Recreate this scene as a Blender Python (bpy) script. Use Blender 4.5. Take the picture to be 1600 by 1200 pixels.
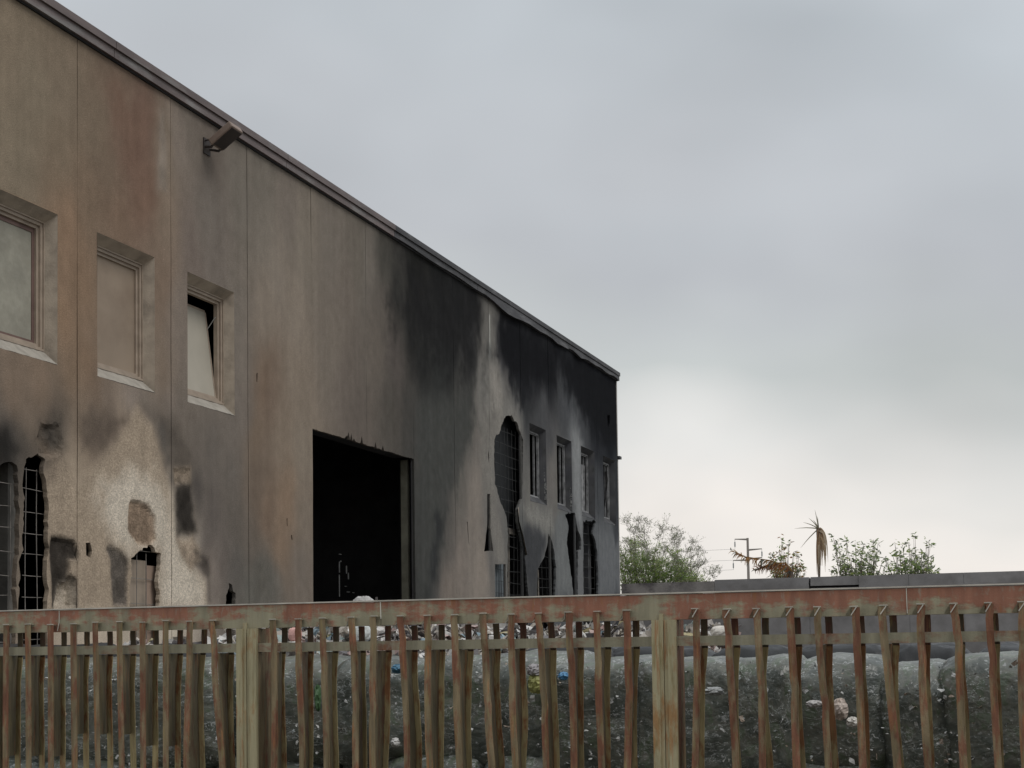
import bpy, math, random
import numpy as np
from mathutils import Matrix, Vector
from mathutils.geometry import delaunay_2d_cdt
R = random.Random(7)
for o in list(bpy.data.objects): bpy.data.objects.remove(o)
sc = bpy.context.scene
COL = sc.collection

# ------------------------------------------------------------------ camera
EYE = 1.62
FPX = 2300.0
PITCH, ROLL, PY = 0.04712, -0.01331, 911.16
f_ = np.array([0, math.cos(PITCH), math.sin(PITCH)]); r_ = np.array([1., 0, 0]); up_ = np.cross(r_, f_)
r2 = r_*math.cos(ROLL) + up_*math.sin(ROLL); u2 = -r_*math.sin(ROLL) + up_*math.cos(ROLL)
cam = bpy.data.cameras.new('camera'); co = bpy.data.objects.new('camera', cam); COL.objects.link(co)
m = Matrix.Identity(4)
for i in range(3):
    m[i][0] = r2[i]; m[i][1] = u2[i]; m[i][2] = -f_[i]
m[2][3] = EYE
co.matrix_world = m
cam.sensor_width = 36; cam.lens = FPX/1600*36; cam.shift_y = (PY-600)/1600
cam.clip_end = 3000; cam.clip_start = 0.05
sc.camera = co

# ------------------------------------------------------------------ sky, sun, exposure
w = bpy.data.worlds.new('World'); sc.world = w; w.use_nodes = True
nt = w.node_tree; nt.nodes.clear()
def N(t, **k):
    n = nt.nodes.new(t)
    for a, b in k.items(): setattr(n, a, b)
    return n
SUN_EL, SUN_AZ = math.radians(52), math.radians(118)      # azimuth clockwise from +Y
L = nt.links.new
sky = N('ShaderNodeTexSky', sky_type='NISHITA'); sky.sun_disc = False; sky.sun_elevation = SUN_EL; sky.sun_rotation = SUN_AZ
b1 = N('ShaderNodeBackground'); b1.inputs[1].default_value = 0.08; L(sky.outputs[0], b1.inputs[0])
tc = N('ShaderNodeTexCoord'); sep = N('ShaderNodeSeparateXYZ'); L(tc.outputs['Generated'], sep.inputs[0])
def math_(op, a, b=None, c=None, clamp=False):
    n = N('ShaderNodeMath', operation=op); n.use_clamp = clamp
    for i, v in enumerate((a, b, c)):
        if v is None: continue
        if isinstance(v, (int, float)): n.inputs[i].default_value = v
        else: L(v, n.inputs[i])
    return n.outputs[0]
mp = N('ShaderNodeMapping'); L(tc.outputs['Generated'], mp.inputs[0]); mp.inputs['Scale'].default_value = (1, 1, 2.1); mp.inputs['Location'].default_value = (0.35, 0.1, 0.2)
nz = N('ShaderNodeTexNoise'); nz.inputs['Scale'].default_value = 4.2; nz.inputs['Detail'].default_value = 3.2; nz.inputs['Roughness'].default_value = 0.42; nz.inputs['Distortion'].default_value = 0.35
L(mp.outputs[0], nz.inputs['Vector'])
# elevation, tilted a little with azimuth so that the bright bank rises to the left
el = math_('ADD', sep.outputs[2], math_('MULTIPLY', sep.outputs[0], 0.17))
el = math_('ADD', el, math_('MULTIPLY', math_('SUBTRACT', nz.outputs[0], 0.5), 0.17))
cr = N('ShaderNodeValToRGB'); L(el, cr.inputs[0])
def ramp(cr, stops):
    e = cr.color_ramp.elements
    while len(e) > 1: e.remove(e[-1])
    e[0].position = stops[0][0]; e[0].color = (*stops[0][1], 1)
    for p_, c_ in stops[1:]:
        q = e.new(p_); q.color = (*c_, 1)
def s2l(c): return tuple(((v/255)/12.92 if v/255 <= .04045 else ((v/255+.055)/1.055)**2.4) for v in c)
ramp(cr, [(0.0, s2l((236, 233, 230))), (0.10, s2l((242, 236, 230))), (0.155, s2l((219, 218, 215))), (0.215, s2l((193, 197, 196))), (0.29, s2l((187, 190, 194))), (0.42, s2l((187, 193, 198))), (0.62, s2l((212, 217, 223))), (1.0, s2l((240, 243, 248)))])
nz2 = N('ShaderNodeTexNoise'); nz2.inputs['Scale'].default_value = 5.5; nz2.inputs['Detail'].default_value = 2.5; nz2.inputs['Roughness'].default_value = 0.4
mp2 = N('ShaderNodeMapping'); L(tc.outputs['Generated'], mp2.inputs[0]); mp2.inputs['Scale'].default_value = (1, 1, 1.7); mp2.inputs['Location'].default_value = (2.3, 0.4, 1.0); L(mp2.outputs[0], nz2.inputs['Vector'])
vv = math_('ADD', math_('MULTIPLY', math_('SUBTRACT', nz2.outputs[0], 0.5), 0.48), 1.0)
mul = N('ShaderNodeVectorMath', operation='SCALE'); L(cr.outputs[0], mul.inputs[0]); L(vv, mul.inputs['Scale'])
b2 = N('ShaderNodeBackground'); L(mul.outputs[0], b2.inputs[0]); b2.inputs[1].default_value = 1.06
mx = N('ShaderNodeMixShader'); mx.inputs[0].default_value = 0.94; L(b1.outputs[0], mx.inputs[1]); L(b2.outputs[0], mx.inputs[2])
out = N('ShaderNodeOutputWorld'); L(mx.outputs[0], out.inputs[0])
sl = bpy.data.lights.new('sun', 'SUN'); sl.energy = 1.1; sl.angle = math.radians(25); sl.color = (1, .97, .93)
so = bpy.data.objects.new('sun', sl); COL.objects.link(so)
sd = Vector((math.sin(SUN_AZ)*math.cos(SUN_EL), math.cos(SUN_AZ)*math.cos(SUN_EL), math.sin(SUN_EL)))
so.rotation_euler = sd.to_track_quat('Z', 'Y').to_euler(); so.location = (0, 0, 60)
sc.view_settings.view_transform = 'Standard'; sc.view_settings.look = 'None'; sc.view_settings.exposure = 0; sc.view_settings.gamma = 1
sc.render.engine = 'CYCLES'
sc.cycles.max_bounces = 6; sc.cycles.diffuse_bounces = 3; sc.cycles.transparent_max_bounces = 6

# ------------------------------------------------------------------ frames of reference (building wall, fence)
TH = 0.3398; WD = 12.631; WU0 = 17.421
wd = np.array([math.sin(TH), math.cos(TH), 0]); wn = np.array([-math.cos(TH), math.sin(TH), 0])
TF = math.radians(109.538); FD = 6.0796
fd = np.array([math.sin(TF), math.cos(TF), 0]); fn = np.array([-math.cos(TF), math.sin(TF), 0])
EYEP = np.array([0, 0, EYE])
W0 = wn*WD + wd*WU0            # building origin on the ground
F0 = fn*FD
def ray(x, y): return f_ + r2*(x-800)/FPX - u2*(y-PY)/FPX
def hitw(x, y, dep=0.0):
    """photo point -> (u along wall, z) on the facade plane"""
    d = ray(x, y); t = (WD+dep)/(d@wn); X = d*t
    return float(X@wd-WU0), float(X[2]+EYE)
def hitf(x, y, dep=0.0):
    d = ray(x, y); t = (FD+dep)/(d@fn); X = d*t
    return float(X@fd), float(X[2]+EYE)
WROT = math.atan2(wd[1], wd[0]); FROT = math.atan2(fd[1], fd[0])

# ------------------------------------------------------------------ helpers
def tag(o, label=None, cat=None, group=None, kind=None):
    if label: o['label'] = label
    if cat: o['category'] = cat
    if group: o['group'] = group
    if kind: o['kind'] = kind
    return o
def empty(name, loc, rz=0, **k):
    o = bpy.data.objects.new(name, None); COL.objects.link(o); o.location = loc; o.rotation_euler = (0, 0, rz)
    o.empty_display_size = .2
    return tag(o, **k)
class MB:
    def __init__(s): s.v = []; s.f = []; s.c = []; s.n = 0
    def add(s, verts, faces, col=None):
        b = s.n; verts = [tuple(float(c) for c in v) for v in verts]; s.v += verts; s.n += len(verts); s.f += [tuple(b+i for i in fc) for fc in faces]
        s.c += [col if col else (1, 1, 1, 1)]*len(verts)
    def box(s, x0, x1, y0, y1, z0, z1, col=None, M=None):
        v = [(x0, y0, z0), (x1, y0, z0), (x1, y1, z0), (x0, y1, z0), (x0, y0, z1), (x1, y0, z1), (x1, y1, z1), (x0, y1, z1)]
        if M is not None: v = [tuple(M @ Vector(q)) for q in v]
        s.add(v, [(0, 3, 2, 1), (4, 5, 6, 7), (0, 1, 5, 4), (1, 2, 6, 5), (2, 3, 7, 6), (3, 0, 4, 7)], col)
    def tube(s, pts, rads, n=5, col=None):
        pts = [Vector(p) for p in pts]
        if not isinstance(rads, (list, tuple)): rads = [rads]*len(pts)
        vs = []; fs = []
        for i, p in enumerate(pts):
            d = (pts[min(i+1, len(pts)-1)] - pts[max(i-1, 0)]).normalized()
            a = d.orthogonal().normalized() if i == 0 else (a - d*a.dot(d)).normalized()
            b = d.cross(a)
            for k in range(n):
                t = 2*math.pi*k/n; vs.append(tuple(p + (a*math.cos(t)+b*math.sin(t))*rads[i]))
        for i in range(len(pts)-1):
            for k in range(n):
                fs.append((i*n+k, i*n+(k+1) % n, (i+1)*n+(k+1) % n, (i+1)*n+k))
        fs.append(tuple(range(n-1, -1, -1))); fs.append(tuple((len(pts)-1)*n+k for k in range(n)))
        s.add(vs, fs, col)
    def build(s, name, mat, parent=None, smooth=False, color=False, **k):
        me = bpy.data.meshes.new(name); me.from_pydata(s.v, [], s.f); me.update()
        if color:
            a = me.color_attributes.new('Col', 'FLOAT_COLOR', 'POINT'); a.data.foreach_set('color', np.array(s.c, 'f').ravel())
        me.materials.append(mat)
        if smooth: me.polygons.foreach_set('use_smooth', [True]*len(me.polygons))
        o = bpy.data.objects.new(name, me); COL.objects.link(o); o.parent = parent
        return tag(o, **k)
# value noise in numpy
_rng = np.random.RandomState(3); _T = _rng.rand(256, 256)
def vnoise(x, y):
    xi = np.floor(x).astype(int); yi = np.floor(y).astype(int); fx = x-xi; fy = y-yi
    fx = fx*fx*(3-2*fx); fy = fy*fy*(3-2*fy)
    a = _T[xi % 256, yi % 256]; b = _T[(xi+1) % 256, yi % 256]; c = _T[xi % 256, (yi+1) % 256]; d = _T[(xi+1) % 256, (yi+1) % 256]
    return (a*(1-fx)+b*fx)*(1-fy)+(c*(1-fx)+d*fx)*fy
def fbm(x, y, o=4):
    s = 0; a = .5; t = 0
    for i in range(o): s = s+a*vnoise(x*2**i+17.3*i, y*2**i+5.1*i); t += a; a *= .5
    return s/t*2-1

# ------------------------------------------------------------------ materials
def mat(name, base=(.5, .5, .5), rough=.8, var=.15, scale=3, bump=0.0, bscale=40, col2=None, metal=0, attr=False, stretch=(1, 1, 1), spec=.3, c2scale=None, thr=(.5, .6), alpha=None, objvar=0):
    mt = bpy.data.materials.new(name); mt.use_nodes = True; t = mt.node_tree; n = t.nodes; l = t.links.new
    bs = n['Principled BSDF']; bs.inputs['Roughness'].default_value = rough; bs.inputs['Metallic'].default_value = metal; bs.inputs['Specular IOR Level'].default_value = spec
    tc = n.new('ShaderNodeTexCoord'); mp = n.new('ShaderNodeMapping'); mp.inputs['Scale'].default_value = stretch; l(tc.outputs['Object'], mp.inputs[0])
    vec = mp.outputs[0]
    if objvar or True:
        oi = n.new('ShaderNodeObjectInfo'); ad = n.new('ShaderNodeVectorMath'); ad.operation = 'ADD'
        ml = n.new('ShaderNodeMath'); ml.operation = 'MULTIPLY'; ml.inputs[1].default_value = 37.0 if objvar else 0.0; l(oi.outputs['Random'], ml.inputs[0])
        l(vec, ad.inputs[0]); l(ml.outputs[0], ad.inputs[1]); vec = ad.outputs[0]
    ns = n.new('ShaderNodeTexNoise'); ns.inputs['Scale'].default_value = scale; ns.inputs['Detail'].default_value = 6; l(vec, ns.inputs['Vector'])
    if attr:
        at = n.new('ShaderNodeAttribute'); at.attribute_name = 'Col'; cbase = at.outputs['Color']
    else:
        rg = n.new('ShaderNodeRGB'); rg.outputs[0].default_value = (*base, 1); cbase = rg.outputs[0]
    if col2 is not None:
        n2 = n.new('ShaderNodeTexNoise'); n2.inputs['Scale'].default_value = c2scale or scale; n2.inputs['Detail'].default_value = 7; n2.inputs['Roughness'].default_value = .6
        l(vec, n2.inputs['Vector'])
        mr = n.new('ShaderNodeMapRange'); mr.inputs[1].default_value = thr[0]; mr.inputs[2].default_value = thr[1]; l(n2.outputs[0], mr.inputs[0])
        mxx = n.new('ShaderNodeMix'); mxx.data_type = 'RGBA'; l(mr.outputs[0], mxx.inputs[0]); l(cbase, mxx.inputs[6]); mxx.inputs[7].default_value = (*col2, 1); cbase = mxx.outputs[2]
    m1 = n.new('ShaderNodeMapRange'); m1.inputs[1].default_value = .3; m1.inputs[2].default_value = .7; m1.inputs[3].default_value = 1-var; m1.inputs[4].default_value = 1+var; l(ns.outputs[0], m1.inputs[0])
    sc_ = n.new('ShaderNodeVectorMath'); sc_.operation = 'SCALE'; l(cbase, sc_.inputs[0]); l(m1.outputs[0], sc_.inputs['Scale'])
    l(sc_.outputs[0], bs.inputs['Base Color'])
    if bump:
        nb = n.new('ShaderNodeTexNoise'); nb.inputs['Scale'].default_value = bscale; nb.inputs['Detail'].default_value = 5; l(vec, nb.inputs['Vector'])
        bp = n.new('ShaderNodeBump'); bp.inputs['Strength'].default_value = bump; bp.inputs['Distance'].default_value = .02; l(nb.outputs[0], bp.inputs['Height']); l(bp.outputs[0], bs.inputs['Normal'])
    return mt

def wall_material():
    mt = bpy.data.materials.new('burned_concrete'); mt.use_nodes = True; t = mt.node_tree; n = t.nodes; l = t.links.new
    bs = n['Principled BSDF']; bs.inputs['Roughness'].default_value = .95; bs.inputs['Specular IOR Level'].default_value = .03
    tc = n.new('ShaderNodeTexCoord'); at = n.new('ShaderNodeAttribute'); at.attribute_name = 'Col'
    def noise(scale, vs=(1, 1, 1), det=5, ro=.55):
        mp = n.new('ShaderNodeMapping'); mp.inputs['Scale'].default_value = vs; l(tc.outputs['Object'], mp.inputs[0])
        k = n.new('ShaderNodeTexNoise'); k.inputs['Scale'].default_value = scale; k.inputs['Detail'].default_value = det; k.inputs['Roughness'].default_value = ro; l(mp.outputs[0], k.inputs['Vector']); return k.outputs[0]
    def mr(v, a, b, c, d):
        k = n.new('ShaderNodeMapRange'); 
        for i, q in enumerate((a, b, c, d)): k.inputs[i+1].default_value = q
        l(v, k.inputs[0]); return k.outputs[0]
    def mu(a, b, op='MULTIPLY'):
        k = n.new('ShaderNodeMath'); k.operation = op
        for i, q in enumerate((a, b)):
            if isinstance(q, (int, float)): k.inputs[i].default_value = q
            else: l(q, k.inputs[i])
        return k.outputs[0]
    streak = mr(noise(1.0, (3.5, 3.5, .2), 5, .6), .3, .7, .92, 1.08)
    fine = mu(mr(noise(26, (1, 1, 2.4), 4, .8), .3, .7, .84, 1.16), mr(noise(75, (1, 1, 1.6), 2, .8), .3, .7, .84, 1.16))
    mid = mr(noise(4.5, (1, 1, .8), 5, .6), .3, .7, .9, 1.1)
    f = mu(mu(streak, fine), mid)
    # pale / dark aggregate speckles where the render is gone (alpha channel)
    vo = n.new('ShaderNodeTexVoronoi'); vo.inputs['Scale'].default_value = 48; l(tc.outputs['Object'], vo.inputs['Vector'])
    sepc = n.new('ShaderNodeSeparateColor'); l(vo.outputs['Color'], sepc.inputs[0])
    sp = mr(sepc.outputs[0], 0, 1, .78, 1.24)
    a = at.outputs['Alpha']
    spk = mu(mu(mu(sp, 1.0, 'SUBTRACT'), a), 1.0, 'ADD')
    # small chips everywhere
    vo2 = n.new('ShaderNodeTexVoronoi'); vo2.inputs['Scale'].default_value = 6.5; l(tc.outputs['Object'], vo2.inputs['Vector'])
    chip = mr(vo2.outputs['Distance'], .05, .09, 1.35, 1.0)
    ch_on = mr(noise(1.1), .5, .62, 0, 1)
    chip = mu(mu(mu(chip, 1.0, 'SUBTRACT'), ch_on), 1.0, 'ADD')
    f = mu(mu(f, spk), chip)
    s = n.new('ShaderNodeVectorMath'); s.operation = 'SCALE'; l(at.outputs['Color'], s.inputs[0]); l(f, s.inputs['Scale'])
    l(s.outputs[0], bs.inputs['Base Color'])
    bp = n.new('ShaderNodeBump'); bp.inputs['Strength'].default_value = .7; bp.inputs['Distance'].default_value = .012
    h = mu(noise(45, (1, 1, 2), 4, .7), mu(mr(sepc.outputs[1], 0, 1, 0, 1), mu(a, .8), 'MULTIPLY'), 'ADD')
    l(h, bp.inputs['Height']); l(bp.outputs[0], bs.inputs['Normal'])
    return mt
WALLM = wall_material()
M_soot = mat('soot_concrete', (.035, .034, .035), .95, .3, 2, .4, 20)
M_innerpale = mat('pale_plaster', (.17, .15, .125), .9, .25, 3, .3, 20, col2=(.05, .045, .04), c2scale=2.0, thr=(.45, .62))
M_coping = mat('brown_sheet_metal', (.125, .095, .088), .5, .22, 2.2, .08, 8, col2=(.19, .175, .165), c2scale=1.6, thr=(.52, .66), stretch=(.6, 1, 3), spec=.4)
M_coping2 = mat('scorched_sheet_metal', (.05, .048, .05), .6, .35, 2.2, .1, 8, col2=(.1, .098, .1), c2scale=1.8, thr=(.5, .64), stretch=(.6, 1, 3), spec=.35)
M_surround = mat('window_render', (.40, .335, .265), .85, .14, 4, .25, 40, col2=(.26, .22, .175), c2scale=2.5, thr=(.45, .65))
M_sill = mat('dusty_sill', (.33, .30, .255), .9, .16, 7, .4, 30)
M_surround_b = mat('charred_window_render', (.085, .085, .086), .85, .4, 5, .4, 30, col2=(.05, .05, .055), c2scale=2.5, thr=(.42, .6))
M_frame = mat('brown_window_frame', (.34, .275, .215), .6, .15, 6, .1, 30)
M_frame_b = mat('charred_window_frame', (.24, .24, .24), .6, .5, 6, .1, 30)
M_frame_red = mat('dull_red_window_frame', (.15, .095, .08), .6, .2, 6, .1, 30)
M_glass = mat('dusty_glass', (.27, .255, .205), .85, .12, 3, .1, 30, col2=(.31, .295, .24), c2scale=9, thr=(.42, .66), spec=.5)
M_board = mat('beige_board', (.30, .235, .175), .7, .08, 1.5, .05, 30, col2=(.25, .19, .14), c2scale=1.2, thr=(.45, .65))
M_palepane = mat('pale_sash', (.40, .365, .30), .6, .07, 2, .05, 30)
M_rebar = mat('bare_rebar', (.22, .2, .18), .6, .3, 8)
M_rebar_b = mat('sooty_rebar', (.045, .045, .044), .7, .3, 8)
M_white = mat('white_plastic', (.7, .69, .66), .6, .1, 5, .3, 20)

# ------------------------------------------------------------------ ground
g = MB(); g.add([(-600, -300, 0), (600, -300, 0), (600, 1500, 0), (-600, 1500, 0)], [(0, 1, 2, 3)])
g.build('ground', mat('dusty_asphalt', (.13, .125, .115), .95, .25, .6, .3, 20, col2=(.2, .18, .15), c2scale=.3), None, kind='structure')

# ------------------------------------------------------------------ BUILDING
HT = 9.019+EYE; P = 2.4; KMIN, KMAX = -3, 12
bld = empty('burned_industrial_building', tuple(W0), WROT, label='long burnt-out concrete factory building with soot-blackened far end and broken windows', cat='building')

# colour samples taken by eye on the facade: x, y in the photo and the sRGB colour seen there
S = """20 60 104 92 76;60 150 104 93 77;30 250 103 92 76;100 120 100 88 73;100 250 100 87 71;150 180 98 85 70;190 140 94 79 66;215 200 92 70 60;225 300 98 76 62;190 330 98 80 65;180 250 94 80 66
140 330 100 84 68;250 340 104 90 76;255 250 100 88 74;280 240 104 94 85;300 220 92 84 76;330 260 84 76 69;330 330 92 85 78;300 400 92 82 75;340 400 92 84 77;375 300 92 86 78;410 280 90 84 76
410 350 98 91 82;450 330 96 88 80;430 420 106 97 87;480 380 100 92 82;410 500 106 96 85;375 550 98 90 82;460 500 108 98 87;460 600 106 95 83;420 620 96 82 70;520 380 94 87 79;540 450 92 84 76;560 400 86 80 72;580 430 90 84 77;520 550 95 87 78;540 620 88 80 73
600 420 64 62 57;600 500 80 74 68;590 560 84 77 70;615 560 74 68 64;620 460 56 55 52;640 500 45 45 43;650 440 38 38 36;690 440 34 35 35;660 560 45 46 45;700 520 40 42 42;720 470 36 37 38;690 600 50 52 51;610 640 70 66 61;560 660 80 73 67;640 660 62 60 57
740 480 38 38 40;740 560 50 51 52;730 640 64 64 62;670 700 55 56 54;700 700 66 65 62;690 760 62 62 60;670 800 50 52 52;720 760 84 80 75;740 820 100 93 86;745 700 92 87 82;745 770 104 97 90;700 840 78 74 70;715 880 102 94 87;680 880 66 64 62;665 920 48 50 50;750 900 108 100 92;700 925 96 88 81
764 540 88 86 82;755 580 104 100 95;768 600 116 112 104;765 660 112 107 100;785 560 50 50 54;800 520 26 27 33;790 600 84 82 79;805 630 88 87 84;820 600 48 50 54;840 560 28 30 38;870 540 26 28 36;860 600 36 38 44;850 640 62 63 66;880 620 60 62 66;885 590 48 51 56;885 560 40 43 50
900 560 26 28 36;920 590 26 29 38;950 610 26 30 40;930 640 30 33 42;910 660 58 61 66;895 660 76 79 82;955 680 30 34 42;935 700 38 41 49;860 690 66 66 68;862 740 88 85 82;900 740 72 74 77;935 760 58 62 67;965 760 44 48 54;935 850 72 76 80;955 870 78 82 86;966 830 50 54 62;968 900 40 45 54
-60 100 104 92 76;-60 400 108 92 75;-60 700 100 88 74
110 380 112 90 70;100 500 114 92 71;60 610 112 94 77;130 450 106 86 67;130 580 104 84 65;110 600 104 86 68;145 620 96 80 66;170 630 94 82 72;210 625 108 98 90;250 450 100 84 70;255 560 104 90 76;265 610 98 88 80;282 500 102 92 83;282 620 92 84 76;372 480 94 87 79;380 640 92 84 77
20 625 106 90 75;40 660 100 87 74;8 690 62 60 58;30 700 66 62 57;62 640 92 80 68;70 670 62 58 54;85 690 60 58 56;95 650 84 74 64;120 680 98 84 70;150 660 92 80 69;140 700 108 94 79;165 690 98 86 74
190 660 116 101 86;200 700 138 124 107;220 740 150 136 118;170 730 134 120 102;120 720 126 112 95;100 740 134 119 101;120 790 145 130 112;160 790 158 146 128;180 760 152 139 120;200 780 156 145 128;150 850 158 145 128;140 910 150 138 121;185 830 158 147 132;240 760 146 133 116;250 820 162 152 137;262 860 168 158 143;255 790 156 145 128
235 650 88 80 72;250 690 88 79 70;262 740 110 98 86;258 700 96 86 75;278 700 78 72 66;300 690 86 79 72;330 700 84 78 72;370 720 86 80 74;370 640 92 85 78;300 760 62 58 56;330 790 76 70 66;370 800 80 74 68;318 850 78 72 68;285 870 158 148 133;270 920 166 156 141;300 920 154 143 129;320 900 100 90 82;330 930 90 82 76;350 880 84 77 72;375 900 76 72 68
282 820 110 98 86;410 600 94 78 64;400 660 96 82 68;405 740 88 76 65;440 700 104 92 79;470 720 106 96 84;420 800 96 80 66;450 800 108 90 73;440 860 104 87 71;475 820 100 90 79;400 850 84 76 68;405 900 74 74 70;425 920 84 82 77;470 900 92 84 76;395 925 80 78 72
800 840 80 80 78;830 800 88 86 82;845 830 84 84 82;820 860 70 72 72;835 900 58 60 62;880 850 70 74 76;880 900 66 70 74;905 900 84 86 88;770 860 80 78 76;768 800 84 82 80;770 720 96 94 90;870 760 86 84 80"""
smp = []
for ln in S.split('\n'):
    for q in ln.split(';'):
        if q.strip():
            a = [float(v) for v in q.split()]; u, z = hitw(a[0], a[1]); smp.append((u, z, *s2l(a[2:5])))
smp = np.array(smp)
ALB = 1/0.52
def pdist(u, z, poly):
    """signed distance to polygon (negative inside)"""
    p = np.array(poly); q = np.roll(p, -1, 0); best = np.full(u.shape, 1e9); ins = np.zeros(u.shape, bool)
    for (ax, ay), (bx, by) in zip(p, q):
        dx, dy = bx-ax, by-ay; t = np.clip(((u-ax)*dx+(z-ay)*dy)/(dx*dx+dy*dy+1e-12), 0, 1)
        best = np.minimum(best, np.hypot(u-ax-t*dx, z-ay-t*dy))
        c = ((ay > z) != (by > z)); ins ^= c & (u < (bx-ax)*(z-ay)/((by-ay) if by != ay else 1e-9)+ax)
    return np.where(ins, -best, best)
def W(pts): return [hitw(x, y) for x, y in pts]
def Z3(pts, ox, oy, s): return [(ox+x/s, oy+y/s) for x, y in pts]
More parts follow.
